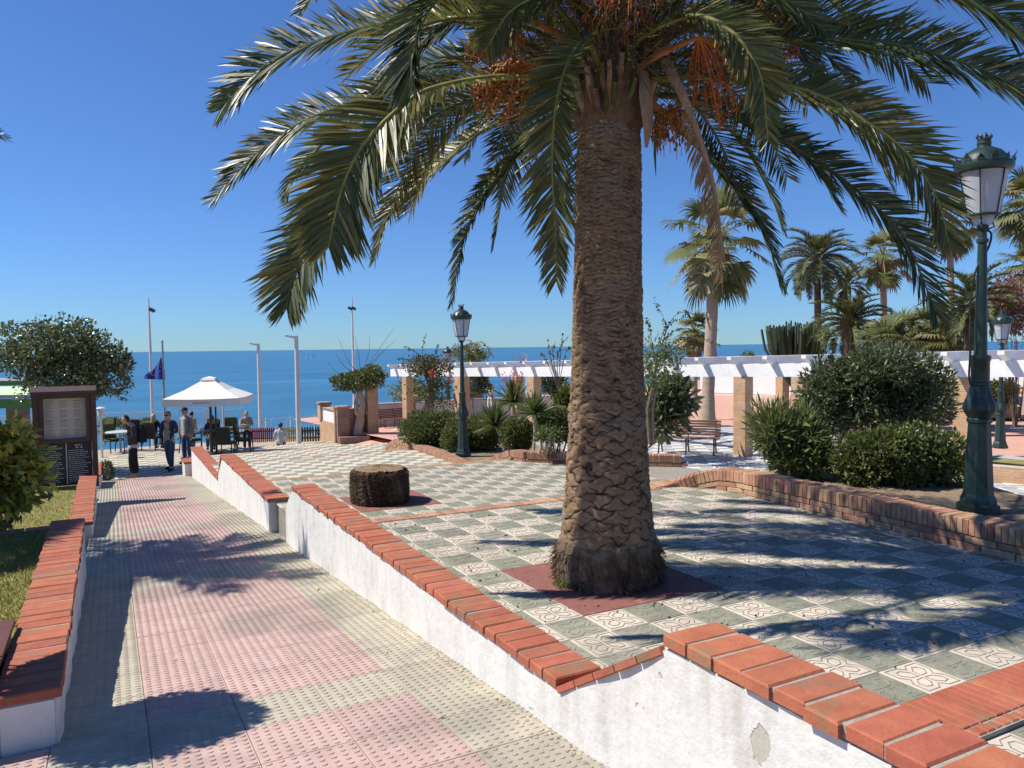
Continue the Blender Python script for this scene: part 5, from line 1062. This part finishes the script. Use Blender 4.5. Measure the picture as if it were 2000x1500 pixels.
# ------------------------------------------------------------------ people
plain('skin', (.50,.30,.215), .55); plain('hair_dark', (.02,.015,.012), .5); plain('hair_blond', (.42,.32,.19), .6); plain('hair_grey', (.36,.33,.30), .7)
def cloth(n, c, c2=None): return pm(n, tuple(x*.8 for x in c), c2 or c, 14, .9, .3, 50)
for n, c, c2 in (('cloth_black',(.015,.015,.017),None),('cloth_charcoal',(.06,.062,.066),(.03,.03,.034)),('cloth_navy',(.022,.03,.075),(.07,.08,.13)),('cloth_beige',(.36,.29,.22),None),('cloth_grey',(.26,.25,.22),None),('cloth_white',(.70,.70,.69),None),('cloth_denim',(.06,.095,.16),None),('cloth_pale_blue',(.50,.58,.68),None),('cloth_ochre',(.42,.26,.12),None),('shoe_pale',(.42,.38,.31),None)): cloth(n, c, c2)
def skinmesh(name, V, E, Rr, mat, sub=1):
    me = bpy.data.meshes.new('tmp'); me.from_pydata([tuple(v) for v in V], E, []); o = bpy.data.objects.new('tmp', me); C.objects.link(o); md = o.modifiers.new('s', 'SKIN'); md.use_smooth_shade = True
    for i, r in enumerate(Rr): me.skin_vertices[0].data[i].radius = (r, r) if not isinstance(r, tuple) else r
    me.skin_vertices[0].data[0].use_root = True; sb = o.modifiers.new('d', 'SUBSURF'); sb.levels = sb.render_levels = sub
    dg = bpy.context.evaluated_depsgraph_get(); r_ = bpy.data.meshes.new_from_object(o.evaluated_get(dg)); r_.name = name; bpy.data.objects.remove(o); bpy.data.meshes.remove(me); r_.materials.clear(); r_.materials.append(MATS[mat]); return r_
def person(label, loc, face, H=1.72, pose='stand', top='cloth_grey', under=None, legs='cloth_denim', shoes='cloth_black', hair='hair_dark', longhair=False, cap=None, shades=False, wide=1., bow=0, group=None):
    """face: heading in degrees from facing the viewer, positive turns to the viewer's left"""
    t = thing('person', label, 'person', loc, -YAW-R(face), group); k = H/1.75; V3 = lambda x, y, z: Vector((x, y, z))*k
    sit = pose == 'sit'; zs = -.45 if sit else 0
    pel = V3(0, 0, .93+zs); che = V3(0, -.02, 1.25+zs); up = V3(0, -.01, 1.42+zs); nk = V3(0, -.03-bow*.05, 1.50+zs); hd = V3(0, -.05-bow*.12, 1.62+zs-bow*.03)
    legsJ = {}
    for s in (-1, 1):
        st = (.17 if pose == 'walk' else .0)*s
        if sit: hip, kn, an, to = V3(s*.09, 0, .90+zs), V3(s*.11, -.42, .92+zs), V3(s*.11, -.40, .08+.42+zs), V3(s*.12, -.55, .03+.42+zs)
        else: hip, kn, an, to = V3(s*.095, 0, .88), V3(s*.10, -st*.6-.02, .49), V3(s*.105, -st*1.0+.02+(.05 if st < 0 else 0), .075), V3(s*.12, -st*1.0-.14, .035)
        legsJ[s] = (hip, kn, an, to)
    arms = {}
    for s in (-1, 1):
        sh = V3(s*.185, -.01, 1.40+zs)
        if pose in ('hold', 'walk') and not (pose == 'walk' and s < 0): el, ha = V3(s*.24, -.01, 1.12+zs), V3(s*.07, -.20, 1.15+zs)
        elif sit: el, ha = V3(s*.24, -.12, 1.13+zs), V3(s*.16, -.36, 1.06+zs)
        else: el, ha = V3(s*.25, .03, 1.13+zs), V3(s*.25, -.06, .88+zs)
        arms[s] = (sh, el, ha)
    V = [pel, che, up, nk, hd+V3(0,0,-.06)]; E = [(0,1),(1,2),(2,3),(3,4)]; Rr = [(.125*k,.095*k), (.13*k,.095*k), (.12*k,.075*k), .05*k, .05*k]
    for s in (-1, 1):
        sh, el, ha = arms[s]; i = len(V); V += [sh, el, ha]; E += [(2,i),(i,i+1),(i+1,i+2)]; Rr += [.052*k,.040*k,.027*k]
        f = (ha-el).normalized(); sd = V3(s,0,0).normalized(); sd = (sd-f*sd.dot(f)).normalized(); dn = f.cross(sd)
        pm_ = ha+f*.06*k; j = len(V); V.append(pm_); E.append((i+2, j)); Rr.append((.034*k,.02*k))
        for q, (o_, l_) in enumerate(((-.03,.06),(-.010,.075),(.010,.07),(.03,.055))): a_ = len(V); V += [pm_+sd*o_*k+f*.03*k, pm_+sd*o_*k*1.1+f*(.03+l_)*k*.8+dn*.02*k]; E += [(j,a_),(a_,a_+1)]; Rr += [.0095*k,.008*k]
        a_ = len(V); V += [ha+f*.03*k-sd*.04*k, ha+f*.07*k-sd*.055*k]; E += [(i+2,a_),(a_,a_+1)]; Rr += [.011*k,.009*k]
        hip, kn, an, to = legsJ[s]; i = len(V); V += [hip, kn, an, to]; E += [(0,i),(i,i+1),(i+1,i+2),(i+2,i+3)]; Rr += [.085*k,.058*k,.042*k,.038*k]
    body = skinmesh('body', V, E, Rr, 'skin'); bm = bmesh.new(); bm.from_mesh(body)
    g = bmesh.ops.create_uvsphere(bm, u_segments=14, v_segments=10, radius=1)
    for v in g['verts']: f_ = 1-.22*max(0, -v.co.z)*(1); v.co = Vector((v.co.x*.076*k*f_, v.co.y*.096*k*f_+(-.012*k if v.co.z < -.3 else 0), v.co.z*.118*k))+hd
    for pos_, sz in (((0,-.10,-.012),(.014,.022,.024)), ((.077,.005,-.01),(.012,.022,.03)), ((-.077,.005,-.01),(.012,.022,.03))):
        g = bmesh.ops.create_icosphere(bm, subdivisions=1, radius=1)
        for v in g['verts']: v.co = Vector((v.co.x*sz[0], v.co.y*sz[1], v.co.z*sz[2]))*k+Vector(pos_)*k+hd
    bm.to_mesh(body); bm.free(); body.polygons.foreach_set('use_smooth', [True]*len(body.polygons)); bo = link('body', body, t)
    if shades: mb = MB(); mb.cbox(hd+V3(0,-.088,.012), (.125*k,.03*k,.032*k)); mb.build('sunglasses', 'cloth_black', t)
    else:
        for s in (-1, 1): mb = MB(); mb.cbox(hd+V3(s*.028,-.089,.008), (.02*k,.012*k,.010*k)); mb.build('eye', 'hair_dark', t)
    mb = MB(); mb.cbox(hd+V3(0,-.083,-.055), (.036*k,.014*k,.009*k)); mb.build('mouth', 'cloth_ochre', t)
    # hair: cap of curls / straight hair
    mb = MB(); vs = []; nU, nV = 16, 9
    for j in range(nV):
        for i in range(nU):
            q = 2*math.pi*i/nU; fr = math.cos(q+math.pi/2) if False else -math.sin(q); low = (.62 if fr < .35 else .22)*(1.35 if longhair and fr < .1 else 1)
            ph = math.pi*low*(j/(nV-1)); rr_ = 1.10+.05*math.sin(5*q+3*j); vs.append(hd+Vector((math.sin(ph)*math.cos(q)*.080*rr_, -math.sin(ph)*(-math.sin(q))*.101*rr_*1, math.cos(ph)*.124*1.05))*k)
    mb.add(vs, [(j*nU+i, j*nU+(i+1) % nU, (j+1)*nU+(i+1) % nU, (j+1)*nU+i) for j in range(nV-1) for i in range(nU)]); mb.build('hair', hair, t, True)
    if longhair: mb = MB(); mb.tube([hd+V3(0,.05,.03), hd+V3(0,.085,-.10), hd+V3(0,.08,-.24)], [.075*k,.085*k,.05*k], 10, flat=.6); mb.build('hair_length', hair, t, True)
    if cap: mb = MB(); mb.lathe([(.092*k,0),(.094*k,.04*k),(.075*k,.085*k),(.03*k,.105*k)], 14, c=hd+V3(0,.005,.05)); mb.box(hd+V3(-.065,-.17,.05), hd+V3(.065,-.07,.065)); mb.build('cap', cap, t, True)
    # clothes
    V = [che, pel+V3(0,0,.02), pel+V3(0,0,-.06), up]; E = [(0,1),(1,2),(0,3)]; Rr = [(.158*k*wide,.12*k*wide), (.155*k*wide,.12*k*wide), (.158*k*wide,.125*k*wide), (.13*k,.09*k)]
    for s in (-1, 1): sh, el, ha = arms[s]; i = len(V); V += [sh+V3(0,0,.0), el, el.lerp(ha, .86)]; E += [(3,i),(i,i+1),(i+1,i+2)]; Rr += [.072*k*wide,.060*k*wide,.047*k*wide]
    link('top', skinmesh('top', V, E, Rr, top), t)
    if under: mb = MB(); mb.prism([((-.055)*k,pel.z-.02*k),(.055*k,pel.z-.02*k),(.06*k,up.z),(-.06*k,up.z)], 'y', che.y-.155*k*wide, che.y-.06*k); mb.build('shirt', under, t)
    V = [pel+V3(0,0,.02), pel+V3(0,0,-.04)]; E = [(0,1)]; Rr = [(.14*k,.11*k), (.145*k,.115*k)]
    for s in (-1, 1): hip, kn, an, to = legsJ[s]; i = len(V); V += [hip, kn, an+V3(0,0,.02)]; E += [(1,i),(i,i+1),(i+1,i+2)]; Rr += [.098*k,.078*k*(1.45 if wide > 1.1 else 1),.066*k*(1.75 if wide > 1.1 else 1)]
    link('trousers', skinmesh('trousers', V, E, Rr, legs), t)
    for s in (-1, 1): hip, kn, an, to = legsJ[s]; mb = MB(); mb.tube([an+V3(0,.07,-.03), an+V3(0,0,-.025), to+V3(0,0,.005), to+V3(0,-.07,-.002)], [.04*k,.05*k,.046*k,.03*k], 8, flat=.75); mb.build('shoe', shoes, t, True)
    return t
p1 = Vector((.53,23.5,-1.856)); person('man in charcoal jacket and wide black trousers looking down at his hands', p1, 55, 1.76, 'hold', 'cloth_charcoal', None, 'cloth_black', 'shoe_pale', 'hair_dark', wide=1.18, bow=1)
mb = MB(); mb.bbox((-.17,0,0), (.17,.20,.46), .06); o = mb.build('backpack', 'cloth_black', None, True); f_ = -YAW-R(55); o.location = p1+Vector((-math.sin(f_)*.13, math.cos(f_)*.13, .96)); o.rotation_euler = (0,0,f_); tag(o, 'black backpack on the man in charcoal and black', 'backpack')
mb = MB(); mb.lathe([(.14,0),(.145,.05),(.13,.08)], 18); o = mb.build('shirt_hem', 'cloth_white', [x for x in bpy.data.objects if x.name == 'person'][0]); o.location = (0,0,.80)
person('man in open navy checked jacket over beige top walking towards the viewer', (1.5,24.35,-1.85), 0, 1.72, 'walk', 'cloth_navy', 'cloth_beige', 'cloth_denim', 'cloth_black', 'hair_dark', shades=True, wide=1.05)
person('man in grey cardigan, white shirt and dark cap behind the navy jacket man', (2.05,25.4,-1.85), 20, 1.72, 'stand', 'cloth_grey', 'cloth_white', 'cloth_denim', 'cloth_black', 'hair_grey', cap='cloth_charcoal', wide=1.04)
def seat_at(px, head_y, D): p = W(px, head_y, D); return (p.x, p.y, -1.85)
person('blond haired person in black seated at a table, back to the viewer', seat_at(299,822,27.2), 180, 1.68, 'sit', 'cloth_black', None, 'cloth_black', 'cloth_black', 'hair_blond', longhair=True)
person('person in grey with reddish hair seated under the parasol', seat_at(414,828,26.6), 150, 1.66, 'sit', 'cloth_charcoal', None, 'cloth_denim', 'cloth_black', 'hair_dark')
person('person in ochre top standing near the railing left of the parasol pole', (lambda p: (p.x, p.y, -2.45))(W(373,812,31)), 200, 1.62, 'stand', 'cloth_ochre', None, 'cloth_denim', 'cloth_black', 'hair_dark')
person('blond woman in grey standing left of the red picket fence', (lambda p: (p.x, p.y, -2.45))(W(481,806,31.2)), -20, 1.60, 'hold', 'cloth_grey', None, 'cloth_black', 'cloth_black', 'hair_blond', longhair=True)
person('person in pale blue shirt sitting on the step edge before the yellow fence', (lambda p: (p.x, p.y, -2.42))(W(548,842,29.3)), 165, 1.7, 'sit', 'cloth_pale_blue', None, 'cloth_denim', 'cloth_black', 'hair_dark')
person('person dressed in white leaning by the far low wall behind the yuccas', (lambda p: (p.x, p.y, p.z-1.62))(W(958,742,34)), 40, 1.7, 'hold', 'cloth_white', None, 'cloth_white', 'shoe_pale', 'hair_grey', bow=1)
person('person in dark blue seated at the right picture edge beside the far hedge', (lambda p: (p.x, p.y, p.z-1.27))(W(1996,757,30)), 30, 1.7, 'sit', 'cloth_navy', None, 'cloth_charcoal', 'cloth_black', 'hair_dark')
# ------------------------------------------------------------------ brick corner and low sea wall
def wallthing(name, label, cat, parts):
    t = thing(name, label, cat, parts[0][2]); o0 = Vector(parts[0][2])
    for nm, mat, a, b, w_, z0, z1 in parts:
        a = Vector(a); b = Vector(b); d = b-a; L = math.hypot(d.x, d.y); M = Matrix.Translation((a.x-o0.x, a.y-o0.y, -o0.z)) @ Matrix.Rotation(math.atan2(d.y, d.x), 4, 'Z'); mb = MB(); mb.box((0,-w_/2,z0), (L,w_/2,z1), 0, M); mb.build(nm, mat, t)
    return t
A_ = W(633,860,30.6); B_ = W(668,866,28.5); E_ = W(690,850,29.6); u_ = (B_-A_).normalized(); v_ = Vector((u_.y,-u_.x,0))*-1
wallthing('brick_corner', 'brick corner wall with a white inset panel at the end of the picket fence', 'wall', [
 ('brick_base','brick_pillar',A_,B_,.30,-2.6,-1.18), ('white_panel','white_paint',A_+u_*.3,B_-u_*.2,.24,-1.178,-.72), ('coping','brick_old',A_+u_*.3,B_-u_*.2,.32,-.718,-.66),
 ('post','brick_pillar',A_-u_*.1,A_+u_*.3,.42,-1.17,-.55), ('post_cap','brick_old',A_-u_*.14,A_+u_*.34,.50,-.548,-.48), ('post','brick_old',B_-u_*.2,B_+u_*.25,.45,-2.2,-.56), ('post_cap','brick_pillar',B_-u_*.24,B_+u_*.29,.53,-.558,-.50),
 ('side_wall','brick_old',B_+u_*.05,B_+u_*.05+Vector((.95,.35,0)),.3,-2.2,-.62)])
pA = W(664,872,28.0); pB = W(722,858,28.3); wallthing('planter_kerb', 'low brick kerb round the foot of the small twisted tree', 'kerb', [('kerb','brick_old',pA,pB,.25,-2.1,-1.60), ('kerb','brick_pillar',B_+Vector((.1,-.1,0)),pA,.22,-2.1,-1.604)])
pc = W(727,856,28.9); wallthing('brick_pillar', 'free standing brick pillar beside the small twisted tree', 'pillar', [('shaft','brick_pillar',(pc.x-.2,pc.y,-1.9),(pc.x+.2,pc.y,-1.9),.4,-2.2,.42), ('plinth','brick_pillar',(pc.x-.62,pc.y-.1,-1.9),(pc.x-.202,pc.y-.1,-1.9),.3,-2.2,-1.52)])
s0 = W(690,800,32); s1 = W(800,800,33.5); s2 = W(880,800,34.5); s3 = W(1000,800,36); s4 = W(1130,800,37)
def Z(py, px, D): return W(px, py, D).z
zt = Z(788,760,33); wallthing('sea_wall', 'low white wall with brick posts along the sea side behind the bushes', 'wall', [('wall','wall_white',s0,s4,.25,-3,zt), ('coping','grey_paving',s0,s4,.32,zt+.002,zt+.05)]+[('post','brick_old',W(px,800,D)+RT*-.28,W(px,800,D)+RT*.28,.5,-3,zt+.22) for px, D in ((800,33.2),(930,35.2))]+[('post_cap','brick_pillar',W(px,800,D)+RT*-.33,W(px,800,D)+RT*.33,.6,zt+.222,zt+.32) for px, D in ((800,33.2),(930,35.2))])
mb = MB(); a = W(690,872,27.6); b = W(800,868,26.5)
mb.add([LEV(676,872,-1.845), LEV(800,884,-1.60), W(812,868,25.5), W(735,856,28.6)], [(0,1,2,3)]); mb.build('side_path', 'pink_paving', kind='structure')
# white far wall, low planters at the right
a = W(1370,760,52); b = W(2080,775,38); wallthing('far_wall', 'long white painted wall closing the pink square behind the pergola', 'wall', [('wall','white_paint',(a.x,a.y,-1.2),(b.x,b.y,-1.2),.3,-1.6,.45), ('coping','grey_paving',(a.x,a.y,-1.2),(b.x,b.y,-1.2),.36,.452,.50)])
def pil(px, D, lab, w_=.34, top=.55):
    p = W(px, 760, D); wallthing('brick_pillar', lab, 'pillar', [('shaft','brick_pillar',(p.x-w_/2,p.y,-1.2),(p.x+w_/2,p.y,-1.2),w_,-1.5,top), ('cap','white_paint',(p.x-w_/2-.02,p.y,0),(p.x+w_/2+.02,p.y,0),w_+.06,top+.002,top+.2)])
pil(1528, 37, 'small far brick pillar standing alone on the pink square', .44, .3)
a = LEV(1850,800,-1.2); b = LEV(2030,803,-1.2); wallthing('far_planter', 'low tan brick planter at the far edge of the pink square, right', 'planter', [('front','brick_pillar',a,b,.3,-1.5,-.92), ('soil','soil',a+FW*1.0,b+FW*1.0,1.6,-1.5,-1.0)])
shrub('far_hedge', 'green hedge in the far low planter behind the rear lamp', 'hedge', [bpx(31,1915,772,32,24), bpx(31,1960,768,34,26), bpx(31,1840,790,24,14)], 3600, .12, .07, 'leaf_mid', W(1935,800,31), 5, seed=31)
mb = MB(); p = LEV(1941,799,-1.2); mb.lathe([(.26,.05),(.30,.75),(.31,.80),(.27,.82)], 16); o = mb.build('litter_bin', 'dark_metal', None, True); o.location = p; tag(o, 'dark round litter bin beside the rear lamp', 'bin')
a = LEV(1918,937,-1.2); b = LEV(2060,950,-1.2); wallthing('side_planter', 'low sunlit brick planter right of the near lamp foot', 'planter', [('front','brick_pillar',a,b,.26,-1.5,-.88), ('soil','grass_soil',a+Vector((.5,.8,0)),b+Vector((.5,.8,0)),1.5,-1.5,-.93)])
mb = MB(); mb.bbox((-.14,-.3,0), (.14,.3,.52), .02); o = mb.build('brick_block', 'brick_old'); p = LEV(1938,972,-.6); o.location = (p.x,p.y,-1.0); o.rotation_euler = (0,0,-.5); tag(o, 'short brown brick stub just right of the near lamp foot', 'brick block')
mb = MB(); p = LEV(2010,1000,-.3); q = [(-.5,-.5),(.6,-.35),(.7,.3),(.1,.55),(-.45,.2)]; mb.prism(q, 'z', 0, .35); o = mb.build('rock', 'dark_metal'); o.location = (p.x,p.y,-.6); tag(o, 'dark stone block at the right edge beyond the near lamp', 'rock')
# boats on the sea
plain('boat_white', (.8,.8,.8), .5)
for px, py, D, lab, sc in ((611,697,1500,'tiny white sailing boat far out on the sea',1.), (600,699,1300,'tiny low white motor boat just left of the sailing boat',.7)):
    p = LEV(px, py, SEA); t = thing('boat', lab, 'boat', p, .4, 'boats on the sea'); mb = MB(); mb.prism([(-5,1.5),(5.5,1.5),(4,-.3),(-4.5,-.3)], 'y', -1.3, 1.3); mb.build('hull', 'boat_white', t); mb = MB()
    if sc == 1: mb.prism([(-.3,1.6),(3.6,1.8),(-.3,9.5)], 'y', -.05, .05)
    else: mb.prism([(-2,1.51),(2,1.51),(1.2,3.2),(-1.6,3.2)], 'y', -.9, .9)
    mb.build('sail' if sc == 1 else 'cabin', 'boat_white', t); t.scale = (sc,)*3
# ------------------------------------------------------------------ background palms
leafmat('fan_leaf', (.10,.12,.045), (.17,.185,.07), (.30,.26,.14), .15, .5, .25, .35)
leafmat('date_leaf', (.06,.08,.03), (.12,.14,.05), (.20,.19,.08), .12, .5, .2, .35)
pm('palm_trunk_grey', (.30,.225,.17), (.42,.33,.26), 4, .95, .5, 12, stretch=(1,1,5)); pm('palm_trunk_dark', (.075,.055,.04), (.14,.10,.075), 6, .95, .6, 20, stretch=(1,1,3))
def fan(V, Q, RR, c, d, L, rng, n=24):
    """one fan blade: split rays that droop at the ends"""
    d = d.normalized(); s = d.cross(Vector((0,0,1))); s = s.normalized() if s.length > .1 else Vector((1,0,0)); rv = rng.random()
    for i in range(n):
        a = R(-105+210*i/(n-1))+rng.normal(0,.04); r = d*math.cos(a)+s*math.sin(a); p = Vector(c); k0 = len(V); w = d.cross(s)*.2+r.cross(d.cross(s)); w = w.normalized(); ll = L*(.75+.25*math.cos(a*.6))*(.9+.2*rng.random())
        for k, ww in enumerate((.006,.032,.024,.0)):
            V.append(tuple(p+w*ww*L/.6)); V.append(tuple(p-w*ww*L/.6)); RR += [min(1, max(0, rv+rng.normal(0,.1)))]*2; g = Vector((0,0,-1))*(0,.12,.75,0)[k]; p = p+(r+g).normalized()*ll/3
        Q += [(k0+2*k, k0+2*k+1, k0+2*k+3, k0+2*k+2) for k in range(3)]
def fanpalm(label, base, crown, r0, r1, n, L, reach, seed, lean=None, skirt=.3, low=-55):
    rng = np.random.default_rng(seed); b = Vector(base); c = Vector(crown)-b; t = thing('fan_palm', label, 'palm tree', b, 0, 'palms behind the pergola')
    mb = MB(); m_ = [Vector((0,0,0)), c*.35+Vector((lean or 0,0,0)), c*.7+Vector(((lean or 0)*.6,0,0)), c]; cv = catmull(m_, 24); mb.tube(cv, [(r0*(1+.5*max(0,1-i/4))*(1-i/23)+r1*i/23)*(1+.03*(i % 2)) for i in range(24)], 12); mb.build('trunk', 'palm_trunk_grey', t, True)
    for i in range(n):
        az = i*2.39996+rng.normal(0,.2); el = R(low+(85-low)*(1-(i+.5)/n))*1.; h = Vector((math.cos(az), math.sin(az), 0)); d = h*math.cos(el)+Vector((0,0,1))*math.sin(el); q = c+d*reach*(.75+.4*rng.random())+Vector((0,0,-.12*reach)); V, Q, RR = [], [], []
        mb = MB(); mb.tube([c, c.lerp(q, .5)+Vector((0,0,.10*reach)), q], [.03,.022,.014], 5); o = mb.build('petiole', 'rachis', t); fan(V, Q, RR, q, (d+Vector((0,0,-.45))).normalized(), L, rng); link('fan_leaf', npmesh('fan_leaf', V, Q, 'fan_leaf', RR), o)
    if skirt:
        p = np.array([tuple(c+Vector((rng.normal(0,.16), rng.normal(0,.16), -rng.random()*skirt*2.2))) for _ in range(260)]); leafcloud('dry_skirt', p, np.tile([0,0,-1.], (260,1)), .55, .05, 'palm_dry', t, rng, .35, 0, kind='stuff')
    return t
def datepalm(label, base, crown, r0, r1, n, L, leaf, seed, low=-35, tm='palm_trunk_dark', dens=84, cat='date_palm', wid=.055):
    rng = np.random.default_rng(seed); b = Vector(base); c = Vector(crown)-b; t = thing(cat, label, 'palm tree', b, 0, 'palms behind the pergola')
    mb = MB(); mb.tube(catmull([Vector((0,0,0)), c*.5+Vector((.06,0,0)), c], 24), [(r0+(r1-r0)*i/23)*(1+.05*(i % 2)) for i in range(24)], 11); mb.build('trunk', tm, t, True)
    for i in range(n):
        az = i*2.39996+rng.normal(0,.15); el = R(86-(86-low)*((i+.5)/n)**1.1); LL = L*(.85+.3*rng.random()); h = Vector((math.cos(az), math.sin(az), 0)); p = c.copy(); pts = [p.copy()]; bend = R(17+8*rng.random())
        for k in range(4): e = max(el-bend*k, R(-88)); p = p+(h*math.cos(e)+Vector((0,0,1))*math.sin(e))*LL/4; pts.append(p.copy())
        add_frond(t, pts, LL*.19, dens, rng, leaf, 'rachis', wid=wid*.6, nseg=2, r0=.02, hang=.3, messy=.15)
    return t
def base(px, py, D, z): p = W(px, py, D); return Vector((p.x, p.y, z))
fanpalm('tall fan palm with thick grey trunk rising behind the striped bench', W(1380,833,26.5), W(1397,470,26.5), .215, .19, 30, 1.0, 1.35, 1, low=-75)
fanpalm('slim fan palm stem close beside the thick grey trunk', W(1392,700,31), W(1380,500,31), .13, .09, 14, .8, .9, 2, skirt=0)
datepalm('feathery date palm with dark slim trunk, centre of the palms at right', base(1596,760,36,-1.2), W(1596,512,36), .17, .15, 46, 2.1, 'date_leaf', 3, low=-45)
datepalm('low stout date palm with wide grey green crown above the big bush', base(1662,740,30,-1.2), W(1662,636,30), .32, .30, 38, 1.75, 'date_leaf', 4, low=-28)
datepalm('dark date palm crown tucked behind the low stout one', base(1650,740,40,-1.2), W(1655,560,40), .2, .18, 26, 1.6, 'palm_leaf', 5, low=-40)
fanpalm('tall thin fan palm with shaggy top left of the near lamp', base(1731,740,37,-1.2), W(1724,500,37), .17, .13, 24, .85, 1.0, 6, skirt=.6, low=-70)
fanpalm('thin pale palm trunk mostly hidden by the hanging frond near the lamp', base(1862,740,33,-1.2), W(1855,440,33), .16, .12, 22, .8, .9, 7, skirt=.5, low=-60)
fanpalm('small fan palm with short trunk between twigs and the thick grey trunk', base(1356,760,34,-1.3), W(1356,648,34), .15, .13, 24, .62, .62, 8, skirt=.4, low=-60)
datepalm('spreading date palm just behind the near lamp shaft', base(1898,740,24,-1.2), W(1898,596,24), .26, .25, 34, 1.45, 'date_leaf', 9, low=-45)
fanpalm('fan palm cut by the right picture edge, level with the near lantern', base(2022,760,23,-1.2), W(2012,400,23), .15, .12, 26, .75, .75, 10, skirt=.3, low=-60)
fanpalm('lower fan palm cut by the right picture edge below the first', base(2012,760,29,-1.2), W(2012,520,29), .18, .15, 22, .7, .7, 11, skirt=.2, low=-50)
for i, (px, py, D, lab) in enumerate(((1760,650,27,'low fan palm shrub right of the stout date palm'), (1812,640,28,'middle low fan palm shrub behind the pergola'), (1850,660,26,'low fan palm shrub left of the near lamp shaft'), (1735,670,25,'smallest low fan palm shrub nearest the big bush'))):
    fanpalm(lab, base(px,740,D,-1.2), W(px,py+8,D), .12, .12, 20, .75, .6, 20+i, skirt=.2, low=-30)
shrub('bare_bush', 'tall pinkish brown half bare bush at the right picture edge', 'bush', [bpx(25,1972,575,44,48), bpx(25,1990,625,36,44), bpx(25,1950,600,30,36)], 4200, .07, .04, 'leaf_pinkish', base(1985,740,25,-1.2), 16, inner=.2, seed=33, lump=.25)
b = base(1552,760,33,-1.2); rng = np.random.default_rng(41); t = thing('candelabra_cactus', 'wide dark candelabra cactus with many upright arms', 'cactus', b); pm('cactus', (.035,.055,.03), (.075,.10,.05), 8, .6, .2, 40)
mb = MB(); mb.tube([(0,0,0),(0,0,.9)], [.2,.15], 9); mb.build('trunk', 'palm_trunk_dark', t)
zc = W(1552,690,33).z-b.z
for i in range(95):
    az = rng.random()*6.283; rr_ = 1.25*rng.random()**.55; q = Vector((math.cos(az)*rr_, math.sin(az)*rr_, zc+.15*rr_)); top = q+Vector((math.cos(az)*.12*rr_, math.sin(az)*.12*rr_, .35+.95*math.sqrt(max(.05,1-(rr_/1.4)**2))*(.75+.3*rng.random())))
    mb = MB(); mb.tube([(0,0,.8), q.lerp(Vector((0,0,.8)), .4)+Vector((0,0,-.1)), q, top, top+Vector((0,0,.05))], [.05,.05,.055,.05,.015], 4); mb.build('arm', 'cactus', t)
for px, py, D, lab, n, m_, rx, ry in ((800,768,37,'olive green shrub on the slope behind the white sea wall',2200,'leaf_oleander',34,30), (915,690,40,'bushy olive shrub top behind the middle lamp',1800,'leaf_oleander',32,18), (925,745,33,'dark shrub under the pergola right of the middle lamp',1800,'leaf_dark',30,26), (1080,750,30,'dark leafy shrub under the pergola left of the big trunk',1600,'leaf_dark',26,24), (1460,694,42,'tiny green palm tuft showing above the pergola',300,'leaf_mid',12,6)):
    shrub('background_shrub', lab, 'shrub', [bpx(D,px,py,rx,ry), bpx(D,px+rx*.5,py+ry*.3,rx*.6,ry*.7)], n, .13, .06, m_, base(px,800,D,-2 if px < 1000 else -1.2), 5, seed=px, lump=.22, inner=.4)
# palm and tree left of the picture: a frond tip shows at the edge, their shade lies across the ramp
t = datepalm('date palm outside the left edge, one frond tip showing high up', (-3.3,11.0,-1.1), (-3.3,11.0,3.5), .26, .22, 40, 2.3, 'palm_leaf', 51, low=-30, dens=110, wid=.06)
del t['group']
q = W(14,270,10.5)-Vector((-3.3,11.0,-1.1)); add_frond(t, [Vector((0,0,4.6)), Vector((.7,-.5,5.1)), q+Vector((-.7,.3,.35)), q], .26, 80, np.random.default_rng(3), 'palm_leaf', 'rachis_dark')
